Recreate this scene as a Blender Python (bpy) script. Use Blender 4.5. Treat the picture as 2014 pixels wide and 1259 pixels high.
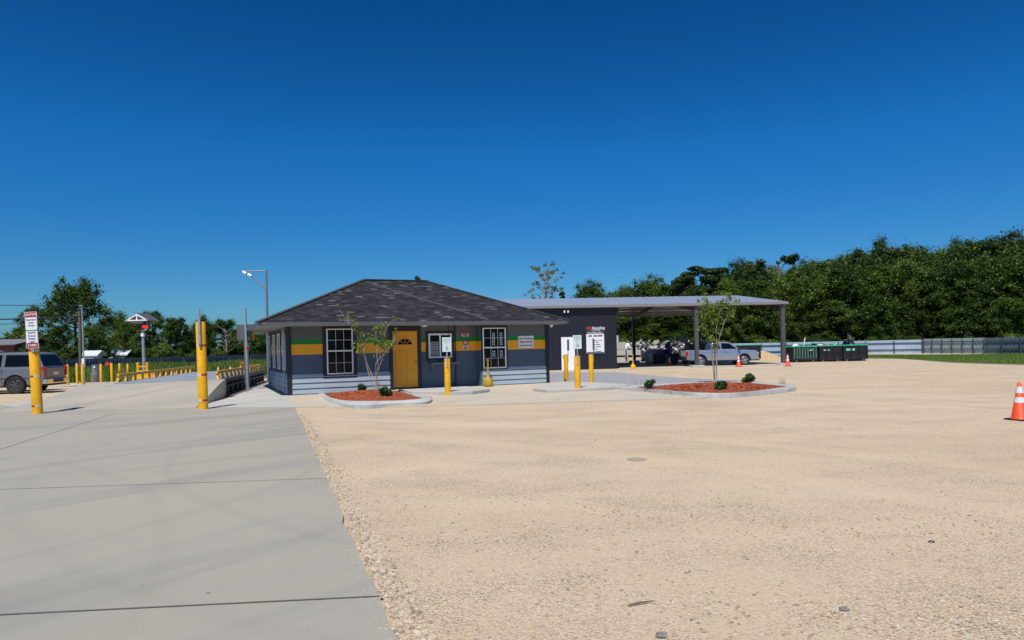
import bpy, bmesh, math, random
import numpy as np
from mathutils import Matrix, Vector
R = math.radians
random.seed(7)
for o in list(bpy.data.objects): bpy.data.objects.remove(o)
S = bpy.context.scene
COL = S.collection

# ------------------------------------------------------------------ camera, sky, sun
F = 1343.0; HZ = 680.0; CXP = 1007.0; CH = 1.65; RO = R(1.3)
cam = bpy.data.cameras.new('camera'); camo = bpy.data.objects.new('camera', cam); COL.objects.link(camo)
cam.sensor_fit = 'HORIZONTAL'; cam.sensor_width = 36.0; cam.lens = 36.0*F/2014.0
cam.shift_y = (HZ-629.5)/2014.0; cam.clip_start = 0.05; cam.clip_end = 3000
cr, sr = math.cos(RO), math.sin(RO)
camo.matrix_world = Matrix(((cr, sr, 0, 0), (0, 0, -1, 0), (-sr, cr, 0, CH), (0, 0, 0, 1)))
S.camera = camo
SUN_EL = R(61)
sdir = Vector((-0.25, -0.97, 0)).normalized()
sunv = Vector((sdir.x*math.cos(SUN_EL), sdir.y*math.cos(SUN_EL), math.sin(SUN_EL)))
sl = bpy.data.lights.new('sun', 'SUN'); sl.energy = 4.7; sl.angle = R(0.5); sl.color = (1.0, 0.955, 0.88)
so = bpy.data.objects.new('sun', sl); COL.objects.link(so)
so.rotation_euler = sunv.to_track_quat('Z', 'Y').to_euler()
W = bpy.data.worlds.new('World'); S.world = W; W.use_nodes = True
wn = W.node_tree.nodes; wl = W.node_tree.links
sky = wn.new('ShaderNodeTexSky'); sky.sky_type = 'NISHITA'; sky.sun_disc = False
sky.sun_elevation = SUN_EL; sky.sun_rotation = math.atan2(sunv.x, sunv.y)
sky.altitude = 200; sky.air_density = 1.0; sky.dust_density = 0.35; sky.ozone_density = 4.0
hs = wn.new('ShaderNodeHueSaturation'); hs.inputs['Saturation'].default_value = 1.22; hs.inputs['Value'].default_value = 1.0
gm = wn.new('ShaderNodeGamma'); gm.inputs['Gamma'].default_value = 1.35
wl.new(sky.outputs[0], gm.inputs[0]); wl.new(gm.outputs[0], hs.inputs['Color'])
geo = wn.new('ShaderNodeTexCoord'); sep = wn.new('ShaderNodeSeparateXYZ'); wl.new(geo.outputs['Generated'], sep.inputs[0])
rp0 = wn.new('ShaderNodeValToRGB'); wl.new(sep.outputs['Z'], rp0.inputs[0])
e0 = rp0.color_ramp.elements; e0[0].position = 0.0; e0[0].color = (0.19, 0.36, 0.56, 1); e0[1].position = 0.42; e0[1].color = (0.36, 0.60, 0.66, 1)
e1 = e0.new(0.13); e1.color = (0.25, 0.49, 0.62, 1); e2 = e0.new(0.27); e2.color = (0.27, 0.68, 0.76, 1)
mxw = wn.new('ShaderNodeMix'); mxw.data_type = 'RGBA'; mxw.blend_type = 'MULTIPLY'; mxw.inputs[0].default_value = 1.0
wl.new(hs.outputs[0], mxw.inputs[6]); wl.new(rp0.outputs[0], mxw.inputs[7])
wl.new(mxw.outputs[2], wn['Background'].inputs['Color']); wn['Background'].inputs['Strength'].default_value = 0.075
S.view_settings.view_transform = 'Standard'; S.view_settings.look = 'None'
S.view_settings.exposure = 0.0; S.view_settings.gamma = 1.0

# ------------------------------------------------------------------ pixel -> place helpers
def ray(px, py):
    u = (px-CXP)/F; v = -(py-HZ)/F
    return (u*cr+v*sr, -u*sr+v*cr)            # X/Y , Z/Y
def P(px, py, z=0.0):
    a, b = ray(px, py); Y = (z-CH)/b
    return Vector((a*Y, Y, z))
def D(px, py, Y):
    a, b = ray(px, py); return Vector((a*Y, Y, CH+b*Y))
def sms(a, b, x):
    t = min(1, max(0, (x-a)/(b-a))); return t*t*(3-2*t)
def gz(Y): return -0.03 - 0.16*sms(26, 46, Y) - 0.16*sms(52, 75, Y)
def G(px, py):                                # point on the yard surface
    z = -0.1
    for i in range(6):
        p = P(px, py, z); z = gz(p.y)
    return Vector((p.x, p.y, gz(p.y)))

# ------------------------------------------------------------------ materials
def mat(name, col, rough=0.6, metal=0.0, var=0.0, vscale=3.0, bump=0.0, bscale=40.0, spec=0.5, col2=None, emit=None):
    m = bpy.data.materials.new(name); m.use_nodes = True
    nt = m.node_tree; b = nt.nodes['Principled BSDF']
    b.inputs['Base Color'].default_value = (*col, 1); b.inputs['Roughness'].default_value = rough
    b.inputs['Metallic'].default_value = metal; b.inputs['Specular IOR Level'].default_value = spec
    if emit:
        b.inputs['Emission Color'].default_value = (*emit[0], 1); b.inputs['Emission Strength'].default_value = emit[1]
    tc = nt.nodes.new('ShaderNodeTexCoord')
    if var > 0 or col2:
        n = nt.nodes.new('ShaderNodeTexNoise'); n.inputs['Scale'].default_value = vscale; n.inputs['Detail'].default_value = 6
        n.inputs['Roughness'].default_value = 0.65
        nt.links.new(tc.outputs['Object'], n.inputs['Vector'])
        r = nt.nodes.new('ShaderNodeValToRGB')
        c2 = col2 or tuple(min(1, c*(1+var)) for c in col)
        c1 = col if col2 else tuple(c*(1-var) for c in col)
        r.color_ramp.elements[0].position = 0.32; r.color_ramp.elements[1].position = 0.68
        r.color_ramp.elements[0].color = (*c1, 1); r.color_ramp.elements[1].color = (*c2, 1)
        nt.links.new(n.outputs['Fac'], r.inputs[0]); nt.links.new(r.outputs[0], b.inputs['Base Color'])
    if bump > 0:
        n2 = nt.nodes.new('ShaderNodeTexNoise'); n2.inputs['Scale'].default_value = bscale; n2.inputs['Detail'].default_value = 5
        nt.links.new(tc.outputs['Object'], n2.inputs['Vector'])
        bp = nt.nodes.new('ShaderNodeBump'); bp.inputs['Strength'].default_value = bump; bp.inputs['Distance'].default_value = 0.02
        nt.links.new(n2.outputs['Fac'], bp.inputs['Height']); nt.links.new(bp.outputs[0], b.inputs['Normal'])
    return m

def nodes_of(name):
    m = bpy.data.materials.new(name); m.use_nodes = True
    nt = m.node_tree
    def N(t, **kw):
        n = nt.nodes.new(t)
        for k, v in kw.items():
            if k in n.inputs.keys(): n.inputs[k].default_value = v
            else: setattr(n, k, v)
        return n
    return m, nt, nt.nodes['Principled BSDF'], N, nt.links.new

def ramp(nt, fac, stops):
    r = nt.nodes.new('ShaderNodeValToRGB'); e = r.color_ramp.elements
    while len(e) < len(stops): e.new(0.5)
    for i, (p, c) in enumerate(stops):
        e[i].position = p; e[i].color = (*c, 1) if len(c) == 3 else c
    nt.links.new(fac, r.inputs[0]); return r.outputs[0]
def mixc(nt, fac, a, b, mode='MIX'):
    n = nt.nodes.new('ShaderNodeMix'); n.data_type = 'RGBA'; n.blend_type = mode
    for i, x in ((0, fac), (6, a), (7, b)):
        if isinstance(x, (int, float)): n.inputs[i].default_value = x
        elif isinstance(x, tuple): n.inputs[i].default_value = (*x, 1)
        else: nt.links.new(x, n.inputs[i])
    return n.outputs[2]

def gravel_mat():
    m, nt, b, N, L = nodes_of('tan_gravel')
    tc = N('ShaderNodeTexCoord'); o = tc.outputs['Object']
    big = N('ShaderNodeTexNoise', Scale=0.16, Detail=5.0, Roughness=0.6); L(o, big.inputs['Vector'])
    mp = N('ShaderNodeMapping'); mp.inputs['Scale'].default_value = (0.6, 1.0, 1); L(o, mp.inputs[0])
    med = N('ShaderNodeTexNoise', Scale=0.8, Detail=7.0, Roughness=0.7); L(mp.outputs[0], med.inputs['Vector'])
    fine = N('ShaderNodeTexNoise', Scale=26.0, Detail=8.0, Roughness=0.75); L(o, fine.inputs['Vector'])
    vor = N('ShaderNodeTexVoronoi', Scale=52.0); L(o, vor.inputs['Vector'])
    vor2 = N('ShaderNodeTexVoronoi', Scale=13.0); L(o, vor2.inputs['Vector'])
    c = ramp(nt, big.outputs['Fac'], [(0.3, (0.515, 0.395, 0.26)), (0.5, (0.575, 0.45, 0.31)), (0.7, (0.53, 0.43, 0.325))])
    mask = ramp(nt, med.outputs['Fac'], [(0.40, (0.08, 0.08, 0.08)), (0.63, (1, 1, 1))])
    for (cx, cy, rad) in ((16.0, -4.0, 11.0), (16.0, -4.0, 13.0), (-14.0, -6.0, 22.5), (-14.0, -6.0, 24.6), (30.0, 30.0, 22.0), (30.0, 30.0, 24.2)):   # compacted wheel lanes
        dn_ = N('ShaderNodeVectorMath', operation='DISTANCE'); L(o, dn_.inputs[0]); dn_.inputs[1].default_value = (cx, cy, 0)
        sb = N('ShaderNodeMath', operation='SUBTRACT'); L(dn_.outputs['Value'], sb.inputs[0]); sb.inputs[1].default_value = rad
        wz = N('ShaderNodeMath', operation='MULTIPLY_ADD'); L(big.outputs['Fac'], wz.inputs[0]); wz.inputs[1].default_value = 2.5; L(sb.outputs[0], wz.inputs[2])
        w2 = N('ShaderNodeMath', operation='SUBTRACT'); L(wz.outputs[0], w2.inputs[0]); w2.inputs[1].default_value = 1.25
        ab = N('ShaderNodeMath', operation='ABSOLUTE'); L(w2.outputs[0], ab.inputs[0])
        ln = ramp(nt, ab.outputs[0], [(0.16, (0.25, 0.25, 0.25)), (0.42, (1, 1, 1))])
        mask = mixc(nt, 1.0, mask, ln, 'MULTIPLY')
        lc = ramp(nt, ab.outputs[0], [(0.18, (1.035, 1.03, 1.03)), (0.36, (0.965, 0.96, 0.955)), (0.55, (1, 1, 1))]); c = mixc(nt, fine.outputs['Fac'], c, mixc(nt, 1.0, c, lc, 'MULTIPLY'))
    # stones: per cell value, dark gaps
    cell = ramp(nt, vor.outputs['Color'], [(0.0, (0.36, 0.29, 0.21)), (0.25, (0.62, 0.50, 0.35)), (0.8, (0.80, 0.68, 0.52)), (1.0, (0.46, 0.45, 0.43))])
    gap = ramp(nt, vor.outputs['Distance'], [(0.35, (1, 1, 1)), (0.75, (0.50, 0.47, 0.44))])
    st = mixc(nt, 1.0, cell, gap, 'MULTIPLY')
    fm = N('ShaderNodeMath', operation='MULTIPLY'); L(mask, fm.inputs[0]); fm.inputs[1].default_value = 0.75
    c = mixc(nt, fm.outputs[0], c, st)
    sp = ramp(nt, fine.outputs['Fac'], [(0.30, (0.62, 0.59, 0.56)), (0.48, (1, 1, 1)), (0.72, (1.16, 1.15, 1.12))])
    c = mixc(nt, 0.8, c, sp, 'MULTIPLY')
    # sparse bigger grey stones
    s2 = ramp(nt, vor2.outputs['Distance'], [(0.10, (1, 1, 1)), (0.16, (0, 0, 0))])
    rare = ramp(nt, vor2.outputs['Color'], [(0.88, (0, 0, 0)), (0.90, (1, 1, 1))])
    mm = N('ShaderNodeMath', operation='MULTIPLY'); L(s2, mm.inputs[0]); L(rare, mm.inputs[1])
    c = mixc(nt, mm.outputs[0], c, (0.30, 0.30, 0.30))
    mpf = N('ShaderNodeMapping'); mpf.inputs['Scale'].default_value = (1.0, 1.6, 1); L(o, mpf.inputs[0])
    for sc_v, th in ((3.2, .045), (7.0, .06)):            # small dark flecks of bark, tar and stone
        v3 = N('ShaderNodeTexVoronoi', Scale=sc_v); L(mpf.outputs[0], v3.inputs['Vector'])
        fk = ramp(nt, v3.outputs['Distance'], [(th*.5, (0.55, 0.52, 0.50)), (th, (1, 1, 1))])
        c = mixc(nt, mask, c, mixc(nt, 1.0, c, fk, 'MULTIPLY'))
    # tyre-worn darker strips
    mp2 = N('ShaderNodeMapping'); mp2.inputs['Scale'].default_value = (0.09, 0.6, 1); mp2.inputs['Rotation'].default_value = (0, 0, R(-12)); L(o, mp2.inputs[0])
    tr = N('ShaderNodeTexNoise', Scale=1.0, Detail=4.0); L(mp2.outputs[0], tr.inputs['Vector'])
    t2 = ramp(nt, tr.outputs['Fac'], [(0.3, (0.93, 0.925, 0.92)), (0.55, (1, 1, 1)), (0.7, (1.03, 1.03, 1.02))])
    c = mixc(nt, 1.0, c, t2, 'MULTIPLY')
    L(c, b.inputs['Base Color']); b.inputs['Roughness'].default_value = 0.95; b.inputs['Specular IOR Level'].default_value = 0.15
    h = N('ShaderNodeMath', operation='MULTIPLY_ADD'); L(fine.outputs['Fac'], h.inputs[0]); h.inputs[1].default_value = 0.7
    hm = N('ShaderNodeMath', operation='MULTIPLY'); L(vor.outputs['Distance'], hm.inputs[0]); L(mask, hm.inputs[1])
    hn = N('ShaderNodeMath', operation='MULTIPLY'); L(hm.outputs[0], hn.inputs[0]); hn.inputs[1].default_value = -1.2
    L(hn.outputs[0], h.inputs[2])
    bp = N('ShaderNodeBump', Strength=0.8, Distance=0.02); L(h.outputs[0], bp.inputs['Height'])
    bp2 = N('ShaderNodeBump', Strength=0.2, Distance=0.12); L(med.outputs['Fac'], bp2.inputs['Height']); L(bp.outputs[0], bp2.inputs['Normal'])
    L(bp2.outputs[0], b.inputs['Normal']); return m

def concrete_mat(name, c1, c2, warm, dust=0.0):
    m, nt, b, N, L = nodes_of(name)
    tc = N('ShaderNodeTexCoord'); o = tc.outputs['Object']
    a = N('ShaderNodeTexNoise', Scale=0.35, Detail=6.0, Roughness=0.6); L(o, a.inputs['Vector'])
    f = N('ShaderNodeTexNoise', Scale=60.0, Detail=6.0, Roughness=0.8); L(o, f.inputs['Vector'])
    c = ramp(nt, a.outputs['Fac'], [(0.3, c1), (0.5, c2), (0.72, warm)])
    fs = ramp(nt, f.outputs['Fac'], [(0.3, (0.9, 0.9, 0.9)), (0.7, (1.07, 1.07, 1.07))])
    c = mixc(nt, 1.0, c, fs, 'MULTIPLY')
    # faint wheel smudges running along the slab
    mp = N('ShaderNodeMapping'); mp.vector_type = 'TEXTURE'; mp.inputs['Rotation'].default_value = (0, 0, R(48)); mp.inputs['Scale'].default_value = (4.2, 0.55, 1); L(o, mp.inputs[0])
    t = N('ShaderNodeTexNoise', Scale=0.55, Detail=5.0, Roughness=0.55, Distortion=0.8); L(mp.outputs[0], t.inputs['Vector'])
    ts = ramp(nt, t.outputs['Fac'], [(0.3, (0.84, 0.845, 0.86)), (0.48, (1, 1, 1)), (0.7, (1.05, 1.035, 1.0))])
    c = mixc(nt, 1.0, c, ts, 'MULTIPLY')
    for (cx, cy, rad, dark) in ((-9.0, 9.5, 6.2, .90), (-9.0, 9.5, 7.9, .92), (3.5, 14.0, 9.5, .91), (3.5, 14.0, 11.1, .93), (-12.0, 2.0, 9.8, .92)):   # tyre arcs
        dn_ = N('ShaderNodeVectorMath', operation='DISTANCE'); L(o, dn_.inputs[0]); dn_.inputs[1].default_value = (cx, cy, 0)
        sb = N('ShaderNodeMath', operation='SUBTRACT'); L(dn_.outputs['Value'], sb.inputs[0]); sb.inputs[1].default_value = rad
        sc2 = N('ShaderNodeMath', operation='MULTIPLY_ADD'); L(a.outputs['Fac'], sc2.inputs[0]); sc2.inputs[1].default_value = 0.5; L(sb.outputs[0], sc2.inputs[2])
        ab = N('ShaderNodeMath', operation='SUBTRACT'); L(sc2.outputs[0], ab.inputs[0]); ab.inputs[1].default_value = 0.25
        ab2 = N('ShaderNodeMath', operation='ABSOLUTE'); L(ab.outputs[0], ab2.inputs[0])
        rm = ramp(nt, ab2.outputs[0], [(0.03, (dark, dark, dark*1.01)), (0.14, (1, 1, 1))])
        c = mixc(nt, ts, c, rm, 'MULTIPLY') if False else mixc(nt, f.outputs['Fac'], c, mixc(nt, 1.0, c, rm, 'MULTIPLY'))
    sp = N('ShaderNodeTexVoronoi', Scale=1.6); L(o, sp.inputs['Vector'])
    d = ramp(nt, sp.outputs['Distance'], [(0.018, (0.35, 0.33, 0.3)), (0.03, (1, 1, 1))])
    c = mixc(nt, 1.0, c, d, 'MULTIPLY')
    if dust > 0:
        dn = N('ShaderNodeTexNoise', Scale=0.5, Detail=5.0); L(o, dn.inputs['Vector'])
        dm = ramp(nt, dn.outputs['Fac'], [(0.35, (0, 0, 0)), (0.6, (dust, dust, dust))])
        c = mixc(nt, dm, c, (0.55, 0.43, 0.29))
    L(c, b.inputs['Base Color']); b.inputs['Roughness'].default_value = 0.85; b.inputs['Specular IOR Level'].default_value = 0.25
    bp = N('ShaderNodeBump', Strength=0.25, Distance=0.006); L(f.outputs['Fac'], bp.inputs['Height']); L(bp.outputs[0], b.inputs['Normal'])
    return m

def island_mat(name, stops, rough=0.9, transl=0.0, nscale=0.0, ncol=None, spec=0.2):
    """colour differs from leaf to leaf / stone to stone"""
    m, nt, b, N, L = nodes_of(name)
    g = N('ShaderNodeNewGeometry')
    c = ramp(nt, g.outputs['Random Per Island'], stops)
    if nscale:
        tc = N('ShaderNodeTexCoord'); n = N('ShaderNodeTexNoise', Scale=nscale, Detail=2.0)
        oi = N('ShaderNodeObjectInfo'); ad = N('ShaderNodeVectorMath', operation='ADD')
        L(tc.outputs['Object'], ad.inputs[0]); L(oi.outputs['Location'], ad.inputs[1]); L(ad.outputs[0], n.inputs['Vector'])
        f = ramp(nt, n.outputs['Fac'], [(0.35, ncol[0]), (0.65, ncol[1])])
        c = mixc(nt, 1.0, c, f, 'MULTIPLY')
        hv = N('ShaderNodeHueSaturation')
        mr = N('ShaderNodeMapRange'); L(oi.outputs['Random'], mr.inputs[0]); mr.inputs[3].default_value = 0.62; mr.inputs[4].default_value = 1.45
        mh = N('ShaderNodeMapRange'); L(oi.outputs['Random'], mh.inputs[0]); mh.inputs[3].default_value = 0.52; mh.inputs[4].default_value = 0.485
        L(c, hv.inputs['Color']); L(mr.outputs[0], hv.inputs['Value']); L(mh.outputs[0], hv.inputs['Hue']); c = hv.outputs[0]
    L(c, b.inputs['Base Color']); b.inputs['Roughness'].default_value = rough; b.inputs['Specular IOR Level'].default_value = spec
    if transl > 0:
        t = N('ShaderNodeBsdfTranslucent'); L(c, t.inputs['Color']); mx = N('ShaderNodeMixShader', Fac=transl)
        L(b.outputs[0], mx.inputs[1]); L(t.outputs[0], mx.inputs[2]); L(mx.outputs[0], nt.nodes['Material Output'].inputs[0])
    return m

def shingle_mat():
    m, nt, b, N, L = nodes_of('asphalt_shingles')
    tc = N('ShaderNodeTexCoord')
    mp = N('ShaderNodeMapping'); mp.inputs['Scale'].default_value = (1, 1, 1); L(tc.outputs['UV'], mp.inputs[0])
    br = N('ShaderNodeTexBrick', Scale=1.0); br.offset = 0.37; br.squash = 1.0
    br.inputs['Brick Width'].default_value = 0.27; br.inputs['Row Height'].default_value = 0.115
    br.inputs['Mortar Size'].default_value = 0.012; br.inputs['Mortar Smooth'].default_value = 0.3; br.inputs['Bias'].default_value = -0.15
    br.inputs['Color1'].default_value = (0, 0, 0, 1); br.inputs['Color2'].default_value = (1, 1, 1, 1); br.inputs['Mortar'].default_value = (0, 0, 0, 1)
    L(mp.outputs[0], br.inputs['Vector'])
    c = ramp(nt, br.outputs['Color'], [(0.0, (0.022, 0.022, 0.025)), (0.45, (0.035, 0.035, 0.039)), (0.76, (0.054, 0.054, 0.059)), (0.92, (0.22, 0.21, 0.22))])
    nz = N('ShaderNodeTexNoise', Scale=1.5, Detail=8.0, Roughness=0.8); L(tc.outputs['Object'], nz.inputs['Vector'])
    c = mixc(nt, 1.0, c, ramp(nt, nz.outputs['Fac'], [(0.3, (0.8, 0.8, 0.8)), (0.7, (1.2, 1.2, 1.2))]), 'MULTIPLY')
    L(c, b.inputs['Base Color']); b.inputs['Roughness'].default_value = 0.95; b.inputs['Specular IOR Level'].default_value = 0.1
    bp = N('ShaderNodeBump', Strength=0.6, Distance=0.012); L(br.outputs['Fac'], bp.inputs['Height']); bp.invert = True
    L(bp.outputs[0], b.inputs['Normal']); return m

M = {}
M['gravel'] = gravel_mat()
M['conc'] = concrete_mat('pavement_concrete', (0.315, 0.30, 0.255), (0.345, 0.325, 0.275), (0.375, 0.34, 0.275))
M['ramp'] = concrete_mat('ramp_concrete', (0.345, 0.32, 0.265), (0.385, 0.352, 0.29), (0.43, 0.385, 0.31))
M['apron'] = concrete_mat('apron_concrete', (0.42, 0.415, 0.39), (0.46, 0.45, 0.415), (0.47, 0.44, 0.38))
M['apron_d'] = concrete_mat('dusty_concrete', (0.43, 0.415, 0.36), (0.47, 0.445, 0.38), (0.50, 0.45, 0.37), dust=0.7)
M['kerb'] = mat('kerb_concrete', (0.43, 0.435, 0.42), 0.85, var=0.18, vscale=4, bump=0.4, bscale=30)
M['joint'] = mat('joint_filler', (0.10, 0.095, 0.085), 0.9)
M['seam'] = mat('sawn_seam', (0.24, 0.235, 0.22), 0.9, var=0.2, vscale=2)
M['greygravel'] = mat('grey_gravel', (0.16, 0.165, 0.175), 0.95, col2=(0.44, 0.43, 0.42), vscale=9, bump=1.0, bscale=14)
M['mulch'] = island_mat('red_mulch', [(0, (0.18, 0.035, 0.012)), (0.4, (0.36, 0.070, 0.022)), (0.75, (0.50, 0.125, 0.040)), (1, (0.34, 0.17, 0.09))], 0.9)
M['stone'] = island_mat('loose_stone', [(0, (0.22, 0.18, 0.13)), (0.3, (0.44, 0.35, 0.24)), (0.75, (0.54, 0.44, 0.32)), (0.94, (0.56, 0.50, 0.42)), (1, (0.20, 0.20, 0.21))], 0.9)
M['yellow'] = mat('safety_yellow', (0.80, 0.41, 0.003), 0.42, var=0.14, vscale=3.5)
M['yellow_old_shaded'] = mat('faded_shaded_yellow', (0.40, 0.27, 0.02), 0.6, var=0.25, vscale=6)  # faded yellow, darkened so the shade on the office ashtray is in the colour
M['orange_rail'] = mat('rail_yellow', (0.66, 0.36, 0.03), 0.55, var=0.2, vscale=5)
M['red'] = mat('red_tape', (0.50, 0.012, 0.010), 0.4); M['whitetape'] = mat('white_tape', (0.62, 0.60, 0.58), 0.4)
M['white'] = mat('white_paint', (0.86, 0.87, 0.88), 0.4, var=0.03); M['signwhite'] = mat('sign_white', (0.80, 0.81, 0.83), 0.4)
M['crimson'] = mat('sign_crimson', (0.42, 0.012, 0.03), 0.4); M['black'] = mat('black_ink', (0.012, 0.012, 0.014), 0.5)
M['galv'] = mat('galvanised_steel', (0.42, 0.45, 0.48), 0.42, 0.6, var=0.15, vscale=6)
M['galvd'] = mat('dull_steel', (0.22, 0.24, 0.26), 0.5, 0.4, var=0.15, vscale=6)
M['wallblue'] = mat('wall_slate_blue', (0.075, 0.108, 0.155), 0.7, var=0.05, vscale=0.8, bump=0.15, bscale=90)
M['wallgrey'] = mat('wall_grey', (0.11, 0.118, 0.125), 0.7, var=0.05, vscale=0.8, bump=0.15, bscale=90)
M['wallgreen'] = mat('stripe_green', (0.004, 0.21, 0.025), 0.6, var=0.04)
M['wallorange'] = mat('stripe_orange', (0.94, 0.41, 0.010), 0.6, var=0.04)
M['siding'] = mat('lap_siding', (0.34, 0.415, 0.47), 0.6, var=0.05, vscale=1.5)
M['trim'] = mat('black_trim', (0.010, 0.012, 0.018), 0.5, var=0.1)
M['fascia'] = mat('grey_fascia', (0.105, 0.107, 0.115), 0.5, var=0.05)
M['soffit'] = mat('soffit_vinyl', (0.30, 0.29, 0.28), 0.6)
M['shingle'] = shingle_mat()
M['ridge'] = mat('ridge_shingle', (0.058, 0.058, 0.064), 0.95, var=0.3, vscale=5)
M['glass'] = mat('dark_glass', (0.004, 0.005, 0.006), 0.08, spec=0.22)
M['doororange'] = mat('door_orange', (0.90, 0.37, 0.008), 0.4, var=0.04)
M['metalwall'] = mat('navy_metal', (0.013, 0.015, 0.026), 0.5, 0.1, var=0.08, vscale=1)
M['roofmetal'] = mat('galvalume_roof', (0.50, 0.54, 0.60), 0.4, 0.55, var=0.08, vscale=0.6)
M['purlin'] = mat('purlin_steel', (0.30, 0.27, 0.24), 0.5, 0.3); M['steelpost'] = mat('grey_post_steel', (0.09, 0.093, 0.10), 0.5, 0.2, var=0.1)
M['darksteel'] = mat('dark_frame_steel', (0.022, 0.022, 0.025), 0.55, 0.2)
M['tyre'] = mat('tyre_rubber', (0.020, 0.020, 0.021), 0.85); M['blackplastic'] = mat('black_plastic', (0.018, 0.018, 0.02), 0.55)
M['silver'] = mat('silver_paint', (0.22, 0.23, 0.245), 0.28, 0.55); M['silver2'] = mat('pale_silver_paint', (0.36, 0.40, 0.48), 0.26, 0.6)
M['chrome'] = mat('chrome', (0.7, 0.7, 0.72), 0.15, 1.0); M['taillight'] = mat('tail_lamp_red', (0.45, 0.01, 0.01), 0.2)
M['darkrim'] = mat('dark_alloy', (0.10, 0.10, 0.105), 0.35, 0.5); M['rimgrey'] = mat('alloy_grey', (0.40, 0.41, 0.43), 0.35, 0.6)
M['cone'] = mat('cone_orange', (0.82, 0.075, 0.012), 0.5, var=0.06); M['conewhite'] = mat('cone_collar', (0.72, 0.73, 0.76), 0.35)
M['bark'] = mat('tree_bark', (0.13, 0.105, 0.08), 0.95, var=0.4, vscale=6, bump=0.8, bscale=12)
M['palebark'] = mat('pale_bark', (0.32, 0.27, 0.21), 0.9, var=0.25, vscale=12)
M['leaf'] = island_mat('broad_leaves', [(0, (0.022, 0.046, 0.009)), (0.45, (0.060, 0.108, 0.017)), (0.85, (0.115, 0.175, 0.030)), (1, (0.22, 0.27, 0.09))], 0.5, 0.35, 0.3, ((0.7, 0.72, 0.75), (1.3, 1.28, 1.05)))
M['needle'] = island_mat('pine_needles', [(0, (0.016, 0.036, 0.010)), (0.6, (0.036, 0.070, 0.018)), (1, (0.07, 0.11, 0.03))], 0.6, 0.15, 0.4, ((0.75, 0.75, 0.75), (1.2, 1.2, 1.1)))
M['brightleaf'] = island_mat('young_leaves', [(0, (0.07, 0.13, 0.015)), (0.5, (0.16, 0.24, 0.03)), (1, (0.32, 0.38, 0.07))], 0.5, 0.35)
M['shrubleaf'] = island_mat('shrub_leaves', [(0, (0.012, 0.045, 0.010)), (0.6, (0.03, 0.085, 0.015)), (1, (0.07, 0.14, 0.03))], 0.45, 0.2)
M['grassblade'] = island_mat('grass_blades', [(0, (0.07, 0.14, 0.02)), (0.5, (0.13, 0.24, 0.035)), (0.85, (0.22, 0.32, 0.06)), (1, (0.36, 0.33, 0.15))], 0.7, 0.3)
M['grass'] = mat('mown_grass', (0.050, 0.085, 0.018), 0.95, col2=(0.155, 0.165, 0.045), vscale=1.2, bump=1.0, bscale=30)
M['fencepale'] = mat('pale_fence_metal', (0.38, 0.47, 0.58), 0.5, 0.0, var=0.15, vscale=0.5)
M['fencegreen'] = mat('grey_green_fence_metal', (0.34, 0.43, 0.42), 0.5, 0.1, var=0.15, vscale=0.5)
M['fenceshaded'] = mat('shaded_fence_metal', (0.13, 0.18, 0.20), 0.5, 0.1, var=0.15, vscale=0.5)  # shade over the right-hand stretch of fence is put into this colour
M['fencerail'] = mat('fence_rail_steel', (0.06, 0.07, 0.09), 0.6)
M['leftfence'] = mat('blue_grey_fence', (0.085, 0.11, 0.15), 0.6, var=0.25, vscale=0.4)
M['dumpblack'] = mat('black_dumpster_paint', (0.014, 0.013, 0.017), 0.5, var=0.3, vscale=2)
M['dumpgreen'] = mat('green_dumpster_paint', (0.03, 0.44, 0.25), 0.5, var=0.15); M['ribgreen'] = mat('worn_green_rib', (0.13, 0.26, 0.21), 0.6, var=0.2)
M['darkgreen'] = mat('dark_green_panel', (0.006, 0.022, 0.016), 0.6)
M['tank'] = mat('navy_tank_paint', (0.05, 0.06, 0.13), 0.4, 0.1, var=0.2); M['tankend_lit'] = mat('tank_end_sunlit', (0.55, 0.55, 0.57), 0.5)  # pale end colour holds the sunlight falling on the tank's cap
M['block'] = mat('cast_concrete_block', (0.50, 0.48, 0.44), 0.9, var=0.15, vscale=1.5, bump=0.3, bscale=12)
M['scrapw'] = mat('scrap_white', (0.62, 0.62, 0.62), 0.5, var=0.2); M['scrapg'] = mat('scrap_grey', (0.16, 0.16, 0.18), 0.5, 0.4, var=0.3)
M['scrapd'] = mat('scrap_dark', (0.025, 0.027, 0.04), 0.6); M['scrapr'] = mat('scrap_tan', (0.30, 0.24, 0.17), 0.7, var=0.3)
M['sand'] = mat('sand', (0.50, 0.34, 0.18), 0.95, var=0.15, vscale=2, bump=0.5, bscale=8)
M['brick'] = mat('red_brick', (0.42, 0.10, 0.07), 0.9, var=0.2, vscale=8); M['greyroof'] = mat('grey_roof', (0.16, 0.165, 0.17), 0.8, var=0.15)
M['paleroof'] = mat('pale_tin_roof', (0.60, 0.62, 0.65), 0.5, var=0.1)
M['deck'] = mat('scale_deck_steel', (0.29, 0.31, 0.35), 0.6, var=0.15, vscale=1.2, bump=0.3, bscale=40)
M['lampred'] = mat('lit_red_lamp', (0.6, 0.01, 0.01), 0.4, emit=((1.0, 0.02, 0.02), 0.9))
M['woodpost'] = mat('weathered_wood', (0.14, 0.12, 0.10), 0.9, var=0.3, vscale=5)
M['blindwhite'] = mat('window_grid_pale', (0.45, 0.52, 0.50), 0.6); M['paper'] = mat('paper_notice', (0.34, 0.33, 0.33), 0.7)
M['signpale'] = mat('sign_pale_green', (0.62, 0.72, 0.70), 0.4); M['signtext'] = mat('faded_green_ink', (0.20, 0.34, 0.32), 0.5)
M['darkblue'] = mat('deep_blue_ink', (0.02, 0.05, 0.16), 0.5)

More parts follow.
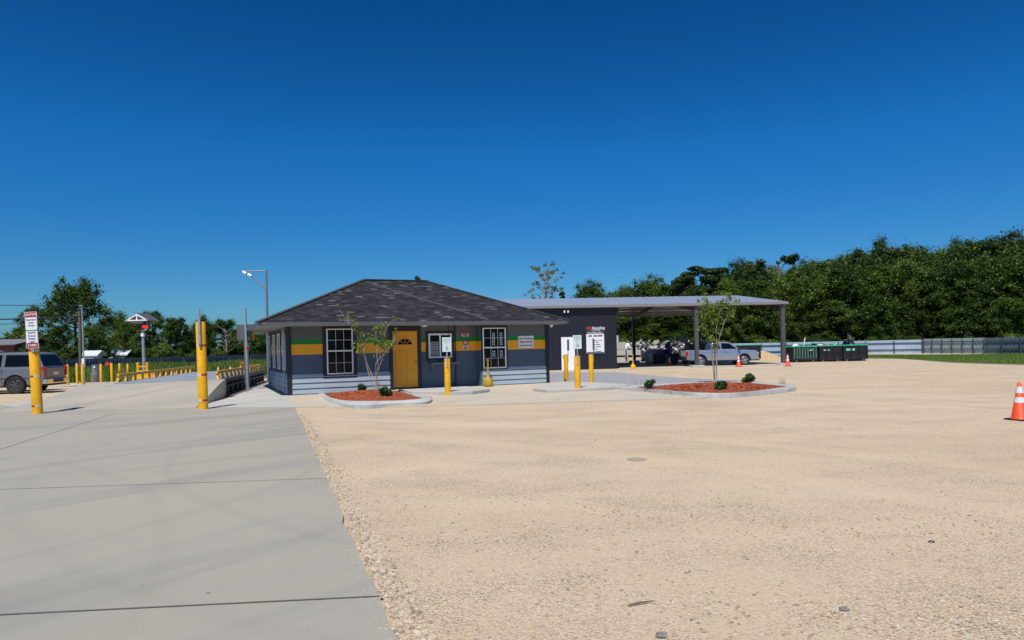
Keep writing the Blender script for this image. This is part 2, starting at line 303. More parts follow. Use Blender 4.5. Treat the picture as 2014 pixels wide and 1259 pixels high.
# ------------------------------------------------------------------ mesh builder
class MB:
    def __init__(s): s.v = []; s.f = []; s.m = []; s.uv = {}
    def add(s, vs, fs, mi=0):
        n = len(s.v); s.v += [tuple(p) for p in vs]
        for f in fs: s.f.append(tuple(n+i for i in f)); s.m.append(mi)
    def box(s, x0, y0, z0, x1, y1, z1, mi=0, T=None):
        vs = [(x, y, z) for z in (z0, z1) for y in (y0, y1) for x in (x0, x1)]
        if T is not None: vs = [T @ Vector(p) for p in vs]
        s.add(vs, [(0, 2, 3, 1), (4, 5, 7, 6), (0, 1, 5, 4), (2, 6, 7, 3), (0, 4, 6, 2), (1, 3, 7, 5)], mi)
    def tube(s, p0, p1, r0, r1=None, n=10, mi=0, cap=True):
        p0 = Vector(p0); p1 = Vector(p1); r1 = r0 if r1 is None else r1
        d = (p1-p0).normalized(); a = d.orthogonal().normalized(); b = d.cross(a)
        vs = [p+(a*math.cos(t)+b*math.sin(t))*r for p, r in ((p0, r0), (p1, r1)) for t in [2*math.pi*i/n for i in range(n)]]
        fs = [(i, (i+1) % n, n+(i+1) % n, n+i) for i in range(n)]
        if cap: fs += [tuple(range(n-1, -1, -1)), tuple(range(n, 2*n))]
        s.add(vs, fs, mi)
    def path(s, pts, rs, n=8, mi=0):
        for i in range(len(pts)-1):
            s.tube(pts[i], pts[i+1], rs[i], rs[i+1], n, mi)
    def bar(s, p0, p1, w, h, mi=0, up=(0, 0, 1)):
        p0 = Vector(p0); p1 = Vector(p1); d = (p1-p0).normalized(); u = Vector(up)
        a = d.cross(u).normalized(); u = a.cross(d).normalized()
        vs = [p+a*x*w/2+u*z*h/2 for p in (p0, p1) for z in (-1, 1) for x in (-1, 1)]
        s.add(vs, [(0, 2, 3, 1), (4, 5, 7, 6), (0, 1, 5, 4), (2, 6, 7, 3), (0, 4, 6, 2), (1, 3, 7, 5)], mi)
    def lathe(s, prof, c=(0, 0, 0), n=16, mi=0, T=None):
        vs = []
        for r, z in prof:
            for i in range(n):
                t = 2*math.pi*i/n; p = Vector((r*math.cos(t)+c[0], r*math.sin(t)+c[1], z+c[2])); vs.append(T @ p if T is not None else p)
        fs = []
        for k in range(len(prof)-1):
            for i in range(n): j = (i+1) % n; fs.append((k*n+i, k*n+j, (k+1)*n+j, (k+1)*n+i))
        fs += [tuple(range(n-1, -1, -1)), tuple(range((len(prof)-1)*n, len(prof)*n))]
        s.add(vs, fs, mi)
    def prism(s, pts, z0, z1, mi=0, T=None):
        n = len(pts); vs = [Vector((p[0], p[1], z)) for z in (z0, z1) for p in pts]
        if T is not None: vs = [T @ p for p in vs]
        s.add(vs, [tuple(range(n-1, -1, -1)), tuple(range(n, 2*n))]+[(i, (i+1) % n, n+(i+1) % n, n+i) for i in range(n)], mi)
    def build(s, name, mats, parent=None, loc=None, rz=0, bevel=0, smooth=False, recalc=True, seg=2):
        me = bpy.data.meshes.new(name); me.from_pydata(s.v, [], s.f)
        if not isinstance(mats, (list, tuple)): mats = [mats]
        for x in mats: me.materials.append(M[x] if isinstance(x, str) else x)
        me.polygons.foreach_set('material_index', s.m)
        if recalc:
            bm = bmesh.new(); bm.from_mesh(me); bmesh.ops.recalc_face_normals(bm, faces=bm.faces); bm.to_mesh(me); bm.free()
        if smooth:
            me.polygons.foreach_set('use_smooth', [True]*len(me.polygons))
        me.update()
        o = bpy.data.objects.new(name, me); COL.objects.link(o)
        if parent: o.parent = parent
        if loc is not None: o.location = loc
        o.rotation_euler.z = rz
        if bevel:
            b = o.modifiers.new('bevel', 'BEVEL'); b.width = bevel; b.segments = seg; b.limit_method = 'ANGLE'; b.angle_limit = R(35)
        if smooth:
            e = o.modifiers.new('split', 'EDGE_SPLIT'); e.split_angle = R(40)
        return o
def tag(o, label=None, cat=None, group=None, kind=None):
    if label: o['label'] = label
    if cat: o['category'] = cat
    if group: o['group'] = group
    if kind: o['kind'] = kind
    return o
def empty(name, loc, rz=0, **k):
    o = bpy.data.objects.new(name, None); COL.objects.link(o); o.location = loc; o.rotation_euler.z = rz; o.empty_display_size = 0.2
    return tag(o, **k)
def struct(o): o['kind'] = 'structure'; return o
def kids(o): return [c for c in bpy.data.objects if c.parent == o]
def copy_tree(o, parent=None):
    c = o.copy(); COL.objects.link(c); c.parent = parent
    for ch in kids(o): copy_tree(ch, c)
    return c
def txt(body, size, m, parent, pos, rx=R(90), rz=0, name='lettering', ext=0.0015, align='CENTER', sx=1.0):
    cu = bpy.data.curves.new(name, 'FONT'); cu.body = body; cu.size = size; cu.extrude = ext; cu.align_x = align; cu.align_y = 'CENTER'
    cu.resolution_u = 2; cu.offset = size*0.018
    t = bpy.data.objects.new(name, cu); COL.objects.link(t)
    bpy.context.view_layer.update()
    me = bpy.data.meshes.new_from_object(t); bpy.data.objects.remove(t)
    me.materials.clear(); me.materials.append(M[m])
    o = bpy.data.objects.new(name, me); COL.objects.link(o); o.parent = parent
    o.location = pos; o.rotation_euler = (rx, 0, rz); o.scale = (sx, 1, 1)
    return o
def sheet(name, pts, m, dz, zf, step=1.5, thick=0.0, parent=None):
    bm = bmesh.new(); vs = [bm.verts.new((p[0], p[1], 0)) for p in pts]; bm.faces.new(vs)
    for ax in (0, 1):
        a0 = min(p[ax] for p in pts); a1 = max(p[ax] for p in pts); k = a0+step
        while k < a1-1e-3:
            co = (k, 0, 0) if ax == 0 else (0, k, 0); no = (1, 0, 0) if ax == 0 else (0, 1, 0)
            bmesh.ops.bisect_plane(bm, geom=bm.verts[:]+bm.edges[:]+bm.faces[:], plane_co=co, plane_no=no); k += step
    bmesh.ops.recalc_face_normals(bm, faces=bm.faces)
    if bm.faces[:][0].normal.z < 0: bmesh.ops.reverse_faces(bm, faces=bm.faces[:])
    for v in bm.verts: v.co.z = zf(v.co.x, v.co.y)+dz
    if thick:
        be = [e for e in bm.edges if e.is_boundary]
        r = bmesh.ops.extrude_edge_only(bm, edges=be)
        for v in [g for g in r['geom'] if isinstance(g, bmesh.types.BMVert)]: v.co.z -= thick
    me = bpy.data.meshes.new(name); bm.to_mesh(me); bm.free(); me.materials.append(M[m])
    o = bpy.data.objects.new(name, me); COL.objects.link(o)
    if parent: o.parent = parent
    return o
def inside(x, y, poly):
    c = False; j = len(poly)-1
    for i in range(len(poly)):
        xi, yi = poly[i][0], poly[i][1]; xj, yj = poly[j][0], poly[j][1]
        if (yi > y) != (yj > y) and x < (xj-xi)*(y-yi)/(yj-yi)+xi: c = not c
        j = i
    return c

# ------------------------------------------------------------------ ground, pavement, ramp
b = MB(); ys = [-30, 0, 10, 20]+[24+i*2 for i in range(30)]+[90, 120, 200, 500, 1500]
xs = [-1500, -300, -100, -50, 0, 50, 100, 300, 1500]
b.add([(x, y, gz(y)) for y in ys for x in xs], [(j*len(xs)+i, j*len(xs)+i+1, (j+1)*len(xs)+i+1, (j+1)*len(xs)+i) for j in range(len(ys)-1) for i in range(len(xs)-1)])
struct(b.build('ground', 'gravel', smooth=False))

E0 = P(783, 1259); E1 = P(578, 797)                     # right edge of the drive
ed = (E1-E0).normalized(); Eb = E0-ed*4.2
_rj = random.Random(21); _ne = 60
pave = [(Eb.x, Eb.y)]+[(Eb.x+(E1.x-Eb.x)*k/_ne+_rj.uniform(-.012, .012)-(.03 if _rj.random() < .06 else 0), Eb.y+(E1.y-Eb.y)*k/_ne) for k in range(1, _ne)]+[(E1.x, E1.y), (-14.2, 20.7), P(0, 797)[:2], (-40, 26.5), (-40, Eb.y)]
struct(sheet('concrete_pavement', pave, 'conc', 0.0, lambda x, y: 0.0, 6, thick=0.12))
def strip(name, a, c, w, m, z=0.004):
    a = Vector((a[0], a[1], 0)); c = Vector((c[0], c[1], 0)); n = (c-a).normalized().cross(Vector((0, 0, 1)))*w/2
    q = MB(); q.add([a-n+Vector((0, 0, z)), c-n+Vector((0, 0, z)), c+n+Vector((0, 0, z)), a+n+Vector((0, 0, z))], [(0, 1, 2, 3)])
    return struct(q.build(name, m))
strip('expansion_joint', P(752, 1173), P(-400, 1229.5), 0.02, 'joint')
strip('slab_seam', P(640, 941), P(0, 963), 0.016, 'seam'); strip('slab_seam', P(640, 941), P(640, 941)+Vector((-.01, 0, 0)), 0.01, 'seam')
strip('slab_seam', P(0, 884), P(232, 811), 0.03, 'seam')
strip('slab_seam', P(574, 806), P(-300, 824), 0.012, 'seam', 0.005)
# side walk beside the office (pale) and left shoulder
HA = Vector((-7.74, 23.6)); HT = R(24.6); hc, hsn = math.cos(HT), math.sin(HT)
hu = Vector((hc, hsn)); hv = Vector((-hsn, hc))
def HW(u, v): p = HA+hu*u+hv*v; return p
def apz(x, y):
    q = Vector((x, y))-HA; u = q.dot(hu); v = q.dot(hv)
    du = max(-u, 0, u-10.1); dv = max(-v, 0, v-8)
    return 0.10*(1-sms(0.3, 2.4, math.hypot(du, dv)))
SX = lambda Yv: -10.8-0.2309*(Yv-25.7)                     # right side of the scale
QJ = P(577, 801); side = [(-9.55, 20.62), (QJ.x, QJ.y), HW(-.0, 0.0)[:], HW(0, 9), (SX(38)+0.9, 38), (SX(25.7)+.55, 25.7), (-10.0, 22.8)]
struct(sheet('side_walk', side, 'apron', 0.004, apz, 0.8, thick=0.08))
fl = [QJ, P(851, 798.5), P(1060, 792), P(1260, 786), P(1380, 783), P(1420, 779)]
front = [(p.x, p.y) for p in fl]+[tuple(P(1400, 775)[:2]), tuple(P(1240, 763)[:2]), tuple(P(1150, 757)[:2])]+[tuple(HW(11.2, 0.5)), tuple(HW(10.1, .1)), tuple(HW(0, 0.0))]
struct(sheet('front_apron', front, 'apron_d', 0.006, apz, 0.8, thick=0.08))
left = [(-14.2, 20.9), P(0, 797)[:2], P(84, 784)[:2], P(168, 771)[:2], (-17.5, 31.0)]
struct(sheet('scale_shoulder', left, 'apron', 0.004, lambda x, y: 0.0, 1.5, thick=0.08))
# kerbed footways
def slab(name, pts, z0, z1, m, bevel=0.02):
    q = MB(); q.prism([(p[0], p[1]) for p in pts], z0, z1); return q.build(name, m, bevel=bevel)
k1 = [P(780, 776.5), P(887, 778.2), P(930, 776.2), P(964, 772.0)]+[Vector((*HW(6.6, 0.05), 0)), Vector((*HW(3.9, 0.05), 0))]
struct(slab('footway', k1, -0.05, 0.125, 'apron'))
k2 = [P(1048, 770.2), P(1076, 773.5), P(1135, 771), P(1222, 766.5), P(1240, 762), P(1160, 757.5)]+[Vector((*HW(10.9, 0.3), 0)), Vector((*HW(10.15, -0.25), 0))]
struct(slab('footway', k2, -0.05, 0.12, 'apron'))
# ramp up to the weighbridge
q = MB(); rows = 9
rp = []
for i in range(rows):
    t = i/(rows-1); Yv = 20.5+5.2*t; z = 0.63*(t*t*(3-2*t)*0.6+0.4*t) + 0.002
    xr = -9.55-1.25*t; xl = -14.6-1.2*t-(1-t)*0.6
    rp.append((xr, Yv, z, xl))
for i, (xr, Yv, z, xl) in enumerate(rp):
    q.v += [(xl-1.2, Yv+.5, -0.03), (xl, Yv, z), ((xl+xr)/2, Yv, z+0.0), (xr, Yv, z), (xr+0.002, Yv, -0.06)]
for i in range(rows-1):
    for j in range(4): a = i*5+j; q.f.append((a, a+1, a+6, a+5)); q.m.append(1 if j == 3 else 0)
struct(q.build('approach_ramp', ['ramp', 'kerb'], smooth=True))

# grey gravel patch, pale strip in front of the shed, grass
gp = [G(1076, 733), G(1208, 732), G(1335, 743), G(1470, 749), G(1556, 757), G(1540, 762), G(1400, 770), G(1262, 771), G(1150, 762), G(1076, 760)]
struct(sheet('grey_gravel', gp, 'greygravel', 0.004, lambda x, y: gz(y), 2.0))
gl = [G(1709, 705.5), G(1770, 706), G(1870, 713.5), G(2014, 718), G(2300, 724), Vector((95, 50, 0)), Vector((75, 62, 0)), Vector((47, 72.5, 0)), Vector((35, 92, 0)), Vector((24, 93, 0))]
struct(sheet('grass_verge', gl, 'grass', 0.004, lambda x, y: gz(y)+0.0, 2.0))
lg = [G(30, 757), G(150, 752), G(250, 747), Vector((-19, 46, 0)), Vector((-13, 48, 0)), Vector((-8, 60, 0)), Vector((-20, 105, 0)), Vector((-110, 80, 0)), Vector((-110, 45, 0))]
struct(sheet('left_field', lg, 'grass', 0.004, lambda x, y: gz(y), 3.0))

# ------------------------------------------------------------------ loose stones on the yard
def edge_x(Y): return E0.x+(Y-E0.y)*(E1.x-E0.x)/(E1.y-E0.y)
rng = np.random.default_rng(3)
def stones(name, n, sampler, smin, smax, label, seed, flat=None):
    r = np.random.default_rng(seed)
    base = np.array([(1, 0, 0), (-1, 0, 0), (0, 1, 0), (0, -1, 0), (0, 0, 1), (0, 0, -1)], float)
    fs = np.array([(0, 2, 4), (2, 1, 4), (1, 3, 4), (3, 0, 4), (2, 0, 5), (1, 2, 5), (3, 1, 5), (0, 3, 5)])
    V = []; Fc = []; k = 0
    while k < n:
        x, y, s0 = sampler(r)
        if x is None: continue
        s = s0*(smin+(smax-smin)*r.random()**2.5)
        pts = base*r.uniform(.6, 1.25, (6, 1))*np.array([s, s*r.uniform(.6, 1), s*r.uniform(.35, .7)])
        a = r.uniform(0, 6.3); ca, sa = math.cos(a), math.sin(a)
        pts = np.column_stack((pts[:, 0]*ca-pts[:, 1]*sa+x, pts[:, 0]*sa+pts[:, 1]*ca+y, pts[:, 2]+(gz(y) if flat is None else flat)+s*0.12))
        V.append(pts); Fc.append(fs+6*k); k += 1
    me = bpy.data.meshes.new(name); me.from_pydata(np.vstack(V).tolist(), [], np.vstack(Fc).tolist()); me.materials.append(M['stone'])
    o = bpy.data.objects.new(name, me); COL.objects.link(o); return tag(o, label, 'gravel', kind='stuff')
def s_edge(r):
    Y = 3.0+15*r.random()**1.9; w = abs(r.normal(0, 0.20))
    return edge_x(Y)+0.01+w, Y, 1.0 if w < .22 else .6
stones('loose_stones', 9000, s_edge, 0.006, 0.030, 'loose pale stones piled along the edge of the concrete drive', 5)
patches = [(P(1020, 1045), 1.0, .5), (P(700, 1060), .9, .5), (P(1280, 1000), 1.3, .6), (P(1550, 1030), 1.5, .6), (P(1500, 1210), 1.0, .4), (P(1800, 1180), 1.2, .5), (P(1880, 1020), 1.5, .5), (P(1150, 1150), 1.0, .5), (P(850, 980), 1.5, .8), (P(1900, 1240), 1.0, .4)]
def s_spill(r):
    Y = 3.0+15*r.random()**1.6; w = r.exponential(.07) if r.random() < .8 else r.random()*4
    return edge_x(Y)-.01-w, Y, 1.0
stones('spilled_gravel', 900, s_spill, 0.003, 0.013, 'small stones kicked onto the concrete drive along its gravel edge', 12, flat=0.0)
def s_field(r):
    if r.random() < 0.62:
        p, rx, ry = patches[r.integers(len(patches))]
        x = p.x+r.normal(0, rx*.5); Y = p.y+r.normal(0, ry*.6)
    else:
        Y = 3.2+17*r.random()**2.0; x = edge_x(Y)+r.random()*(Y*0.78-edge_x(Y))
    if Y < 3 or Y > 19 or x < edge_x(Y)+.02: return None, 0, 0
    return x, Y, 1.0
stones('scattered_gravel', 11000, s_field, 0.004, 0.020, 'small stones scattered over the tan gravel yard', 6)
for i, (px, py, s, lb) in enumerate([(1832, 1067, .028, 'dark chunk of rock lying alone on the right of the yard'), (1660, 1200, .035, 'flat grey rock low on the right side of the yard'), (1302, 1252, .04, 'grey stone at the very bottom of the photo')]):
    q = MB(); r = random.Random(i)
    q.lathe([(s*.5, 0), (s*1.0, s*.2), (s*.7, s*.5), (s*.2, s*.6)], n=7); q.v = [(x*r.uniform(.8, 1.2), y*r.uniform(.6, .9), z*r.uniform(.8, 1.1)) for x, y, z in q.v]
    tag(q.build('rock', mat('rock_%s' % 'abc'[i], (.07, .065, .06) if i == 0 else (.20, .185, .16), .9, var=.3, vscale=30), loc=G(px, py)), lb, 'rock')
q = MB(); p = G(1262, 1190); q.path([(-.09, -.03, .012), (-.02, 0, .016), (.09, .035, .012)], [.005, .007, .003], 6)
tag(q.build('stick', 'woodpost', loc=p, smooth=True), 'short broken wooden stick lying on the gravel near the bottom of the photo', 'stick')
q = MB(); q.lathe([(.11, 0), (.14, .006), (.12, .01), (.0, .011)], n=14)
tag(q.build('cover_plate', mat('plate', (.34, .29, .22), .8, var=.2), loc=G(1252, 904)), 'small round grey cover lying flush in the open gravel', 'cover')

# ------------------------------------------------------------------ office building
PZ = 0.11
def hp(px, py=700):
    k = (px-CXP)/F; u = (k*HA.y-HA.x)/(hc-k*hsn); Y = HA.y+u*hsn
    return u, CH+Y*ray(px, py)[1]-PZ
off = empty('office_building', (HA.x, HA.y, PZ), HT, label='single storey slate-blue office with orange and green stripes and a hipped dark shingle roof', cat='building')
LW, DP, WH = 10.1, 7.5, 2.42
za, zb, zc, zs = 1.39, 1.75, 1.93, 0.64
uD0 = hp(771)[0]; uD1 = hp(944)[0]; rec = 0.36
bands = [(0, za, 0), (za, zb, 1), (zb, zc, 2), (zc, WH+.1, 3)]
q = MB()
for z0, z1, mi in bands:
    q.add([(0, 0, z0), (uD0, 0, z0), (uD0, 0, z1), (0, 0, z1)], [(0, 1, 2, 3)], mi)
    q.add([(uD0, 0, z0), (uD0, rec, z0), (uD0, rec, z1), (uD0, 0, z1)], [(0, 1, 2, 3)], mi)
    q.add([(uD0, rec, z0), (uD1, rec, z0), (uD1, rec, z1), (uD0, rec, z1)], [(0, 1, 2, 3)], mi)
    q.add([(uD1, rec, z0), (uD1, 0, z0), (uD1, 0, z1), (uD1, rec, z1)], [(0, 1, 2, 3)], mi)
    q.add([(uD1, 0, z0), (LW, 0, z0), (LW, 0, z1), (uD1, 0, z1)], [(0, 1, 2, 3)], mi)
    q.add([(LW, 0, z0), (LW, DP, z0), (LW, DP, z1), (LW, 0, z1)], [(0, 1, 2, 3)], mi)
    q.add([(LW, DP, z0), (0, DP, z0), (0, DP, z1), (LW, DP, z1)], [(0, 1, 2, 3)], mi)
    q.add([(0, DP, z0), (0, 0, z0), (0, 0, z1), (0, DP, z1)], [(0, 1, 2, 3)], mi)
q.build('wall', ['wallblue', 'wallorange', 'wallgreen', 'wallgrey'], off, recalc=False)
q = MB(); q.box(-.04, -.04, -.2, LW+.04, DP+.04, -0.005); q.build('foundation', 'joint', off)
def siding(u0, u1, zt, wall='f'):
    q = MB(); z = 0.0
    while z < zt-0.02:
        z1 = min(z+.19, zt)
        pr = [(-.006, z), (-.006, z+.022), (-.036, z+.023), (-.012, z1), (0.003, z1), (0.003, z)]
        if wall == 'f': vs = [(u, y, zz) for u in (u0, u1) for y, zz in pr]
        else: vs = [(y, u, zz) for u in (u0, u1) for y, zz in pr]
        q.add(vs, [(0, 1, 4, 5), (1, 2, 3, 4), (11, 10, 7, 6), (10, 9, 8, 7)]+[(i, (i+1) % 6, 6+(i+1) % 6, 6+i) for i in range(6)])
        if wall == 'f': q.box(u0, -.016, z+.001, u1, -.0062, z+.0215, 1)  # black strip in each groove paints the shadow line under the board
        else: q.box(-.026, u0, z+.001, -.0062, u1, z+.0215, 1)
        z = z1
    return q.build('siding', ['siding', 'trim'], off)
siding(.1, uD0-.1, .70); siding(uD1+.08, LW-.1, .70); siding(.1, DP, .70, 's')
for u0, u1 in ((-.045, .1), (uD0-.1, uD0+.02), (LW-.1, LW+.045)):
    q = MB(); q.box(u0, -.046, 0, u1, -.001, WH)
    if u0 < 0: q.box(-.046, -.001, 0, -.001, .1, WH)
    if u1 > LW: q.box(LW+.001, -.001, 0, LW+.046, .1, WH)
    q.build('corner_board', 'trim', off)
# roof
oL, oR, oF, oB = 1.05, 0.60, 0.80, 0.6
x0, x1, y0, y1 = -oL, LW+oR, -oF, DP+oB; ez = 2.50; half = (y1-y0)/2; ym = (y0+y1)/2; rzt = 4.42
q = MB(); th = 0.035
A0, B0, C0, D0 = (x0, y0, ez), (x1, y0, ez), (x1, y1, ez), (x0, y1, ez); R0, R1 = (x0+half*1.02, ym, rzt), (x1-half*1.02, ym, rzt)
q.add([A0, B0, C0, D0, R0, R1], [(0, 1, 5, 4), (1, 2, 5), (2, 3, 4, 5), (3, 0, 4), (3, 2, 1, 0)])
roof = q.build('roof', 'shingle', off, recalc=False)
uvl = roof.data.uv_layers.new(name='UVMap')
for pl in roof.data.polygons:
    n = pl.normal; h = Vector((-n.y, n.x, 0)); h = h.normalized() if h.length > .01 else Vector((1, 0, 0)); s_ = n.cross(h)
    for li in pl.loop_indices:
        c = roof.data.vertices[roof.data.loops[li].vertex_index].co; uvl.data[li].uv = (c.dot(h), c.dot(s_))
q = MB()
for a, c in ((A0, R0), (B0, R1), (R0, R1), (D0, R0), (C0, R1)): q.bar(Vector(a)+Vector((0, 0, .012)), Vector(c)+Vector((0, 0, .012)), .2, .03)
q.build('ridge_cap', 'ridge', roof)
# long shingle seam crossing the front slope
def on_front(u, t): return Vector((u, y0+(ym-y0)*t, ez+(rzt-ez)*t+.008))
q = MB(); q.bar(on_front(R0[0]+.05, .93), on_front(hp(953)[0]-.1, .03), .13, .014, up=(0, -.4, .9)); q.build('roof_seam', 'ridge', roof)
q = MB(); fh = 0.13
q.box(x0, y0, ez-fh, x1, y0+.03, ez-.004); q.box(x0, y1-.03, ez-fh, x1, y1, ez-.004)
q.box(x0, y0+.03, ez-fh, x0+.03, y1-.03, ez-.004); q.box(x1-.03, y0+.03, ez-fh, x1, y1-.03, ez-.004)
q.build('fascia', 'fascia', off)
q = MB(); q.box(x0+.03, y0+.03, ez-fh+.006, x1-.03, y1-.03, ez-fh+.02); q.build('soffit', 'soffit', off)
def window(a0, a1, z0, z1, tr=0.1, cols=3, rows=4, wall='f', yoff=0.0, blinds=False):
    def bx(qq, a, y, z, a_, y_, z_, mi=0):
        y += yoff; y_ += yoff
        if wall == 'f': qq.box(a, y, z, a_, y_, z_, mi)
        else: qq.box(y, a, z, y_, a_, z_, mi)
    q = MB()
    bx(q, a0-tr, -.03, z0-tr, a0, 0, z1+tr); bx(q, a1, -.03, z0-tr, a1+tr, 0, z1+tr)
    bx(q, a0, -.03, z0-tr, a1, 0, z0); bx(q, a0, -.03, z1, a1, 0, z1+tr)
    w = q.build('window', 'trim', off)
    q = MB(); f = .046; zm = (z0+z1)/2+.02
    bx(q, a0, -.045, z0, a0+f, -.001, z1); bx(q, a1-f, -.045, z0, a1, -.001, z1)
    bx(q, a0+f, -.045, z0, a1-f, -.001, z0+f); bx(q, a0+f, -.045, z1-f*.8, a1-f, -.001, z1)
    bx(q, a0+f, -.042, zm-.025, a1-f, -.001, zm+.025)
    q.build('frame', 'white', w)
    q = MB()
    for i in range(1, cols):
        a = a0+f+(a1-a0-2*f)*i/cols; bx(q, a-.0055, -.022, z0+f, a+.0055, -.012, z1-f*.8)
    for i in range(1, rows):
        if i*2 == rows: continue
        z = z0+(z1-z0)*i/rows; bx(q, a0+f, -.0235, z-.0055, a1-f, -.0105, z+.0055)
    q.build('muntin', 'white', w)
    q = MB(); bx(q, a0+f*.5, -.012, z0+f*.5, a1-f*.5, -.004, z1-f*.5); q.build('pane', 'glass', w)
    if blinds:
        for ca in (.47, .80):
            q = MB()
            for i in range(6):
                for j in range(2):
                    a = a0+(a1-a0)*(ca+.07*j-.06); z = zm+.09+i*.085
                    bx(q, a, -.0145, z, a+.048, -.0125, z+.062)
            q.build('screen', 'blindwhite', w); q = MB()
            for i in range(3):
                for j in range(2):
                    a = a0+(a1-a0)*(ca+.07*j-.06); z = zm-.36+i*.085
                    bx(q, a, -.0145, z, a+.048, -.0125, z+.062)
            q.build('screen', 'blindwhite', w)
    return w
ua, zt_ = hp(642, 648); ub, zb_ = hp(694, 735); window(ua, ub, zb_, zt_+.02, .13)
ua, zt_ = hp(949, 645); ub, zb_ = hp(994.5, 723.5); window(ua, ub, zb_, zt_, .07, blinds=True)
for v0, v1 in ((.55, 1.45), (2.3, 3.2), (4.1, 5.0), (6.2, 7.0)): window(v0, v1, .85, 2.2, .09, wall='s', cols=2)
# door
ua, zt_ = hp(776.5, 651); ub, zb_ = hp(826, 757.5)
d0 = empty('door_dummy', (0, 0, 0)); bpy.data.objects.remove(d0)
q = MB(); q.box(ua, rec-.03, .06, ub, rec-.004, zt_)
dw = ub-ua
for i in range(2):
    for (pz0, pz1) in ((.18, .72), (.82, 1.45)):
        a = ua+.1+i*(dw/2-.04); q.box(a, rec-.042, pz0, a+dw/2-.16, rec-.03, pz1)
door = q.build('door', 'doororange', off, bevel=.006)
q = MB(); q.lathe([(.028, 0), (.03, .03), (.012, .05)], T=Matrix.Translation((ub-.07, rec-.03, 1.0)) @ Matrix.Rotation(R(90), 4, 'X'), n=10); q.build('handle', 'galvd', door)
q = MB(); cx_, cz_, rr = (ua+ub)/2, 1.66, .29
pts = [(cx_+rr*math.cos(t), cz_+rr*.85*math.sin(t)) for t in [math.pi*i/14 for i in range(15)]]
q.prism([(a, z) for a, z in pts], 0, .006, T=Matrix(((1, 0, 0, 0), (0, 0, -1, rec-.031), (0, 1, 0, 0), (0, 0, 0, 1)))); q.build('fanlight', 'glass', door)
q = MB()
for i in range(14): q.bar((pts[i][0], rec-.036, pts[i][1]), (pts[i+1][0], rec-.036, pts[i+1][1]), .03, .022, up=(0, 1, 0))
q.bar((pts[0][0], rec-.036, pts[0][1]), (pts[-1][0], rec-.036, pts[-1][1]), .03, .022, up=(0, 1, 0))
for t in (45, 90, 135): q.bar((cx_+.08*math.cos(R(t)), rec-.038, cz_+.07*math.sin(R(t))), (cx_+rr*math.cos(R(t)), rec-.038, cz_+rr*.85*math.sin(R(t))), .02, .012, up=(0, 1, 0))
q.build('fanlight_frame', 'doororange', door)
q = MB(); q.box(ua-.14, rec-.05, 0.0, ua, rec, WH-.05); q.box(ub, rec-.05, 0.0, ub+.14, rec, WH-.05); q.box(ua, rec-.05, zt_, ub, rec, WH-.05); q.box(ua, rec-.08, 0, ub, rec, .055)
q.build('door_frame', 'trim', off)
# pay window
ua, zt_ = hp(848, 656); ub, zb_ = hp(894, 703.4); yo = rec
q = MB(); t_ = .09
q.box(ua-t_, yo-.04, zb_-t_, ua, yo, zt_+t_); q.box(ub, yo-.04, zb_-t_, ub+t_, yo, zt_+t_); q.box(ua, yo-.04, zb_-t_, ub, yo, zb_); q.box(ua, yo-.04, zt_, ub, yo, zt_+t_)
pw = q.build('pay_window', 'trim', off)
q = MB(); f = .06; um = (ua+ub)/2
for a, c in ((ua, ua+f), (um-.03, um+.03), (ub-f, ub)): q.box(a, yo-.055, zb_, c, yo-.001, zt_)
for a, c in ((ua+f, um-.03), (um+.03, ub-f)): q.box(a, yo-.053, zb_, c, yo-.001, zb_+f); q.box(a, yo-.053, zt_-f, c, yo-.001, zt_)
q.build('frame', 'white', pw)
q = MB(); q.box(ua+.03, yo-.012, zb_+.03, ub-.03, yo-.003, zt_-.03); q.build('pane', 'glass', pw)
q = MB(); q.box(ua+f+.02, yo-.018, zb_+.1, um-.06, yo-.013, zb_+.62, 0)
for i in range(5): q.box(ua+f+.07, yo-.0205, zb_+.17+i*.095, um-.1, yo-.0182, zb_+.19+i*.095+.012*(i % 2), 1)
q.build('notice', ['paper', 'black'], pw)
q = MB(); q.box(ua-.02, yo-.42, zb_-.22, ub+.14, yo-.002, zb_-.18); q.box(ua+.02, yo-.16, zb_-.18, ua+.3, yo-.04, zb_-.06, 1)
for a in (ua+.1, ub): q.bar((a, yo-.36, zb_-.21), (a, yo-.03, zb_-.5), .03, .03)
q.build('shelf', ['galvd', 'wallblue'], pw)
q = MB(); ucd = hp(888)[0]; ucc = hp(901)[0]
q.tube((ucc, yo-.05, 0), (ucc, yo-.05, WH), .022, n=8); q.tube((ucd+.02, yo-.05, 0.05), (ucd+.02, yo-.05, WH), .014, n=6)
q.tube((ucd+.02, yo-.05, .12), (ucc, yo-.05, .12), .012, n=6); q.tube((ucd+.02, yo-.05, .95), (ucc, yo-.05, .95), .014, n=6)
q.build('conduit', 'trim', off)
u_, z_ = hp(832, 643.5); q = MB(); q.lathe([(.02, 0), (.11, .0), (.125, -.04), (.07, -.075), (.02, -.08)], c=(u_, -.2, WH-.03), n=14); q.build('porch_light', 'white', off)
u_ = hp(1082)[0]; q = MB(); q.lathe([(.02, 0), (.06, 0), (.07, -.05), (.05, -.1), (.01, -.12)], c=(LW+.15, -.1, WH-.05), n=12); q.build('dome_camera', 'white', off)
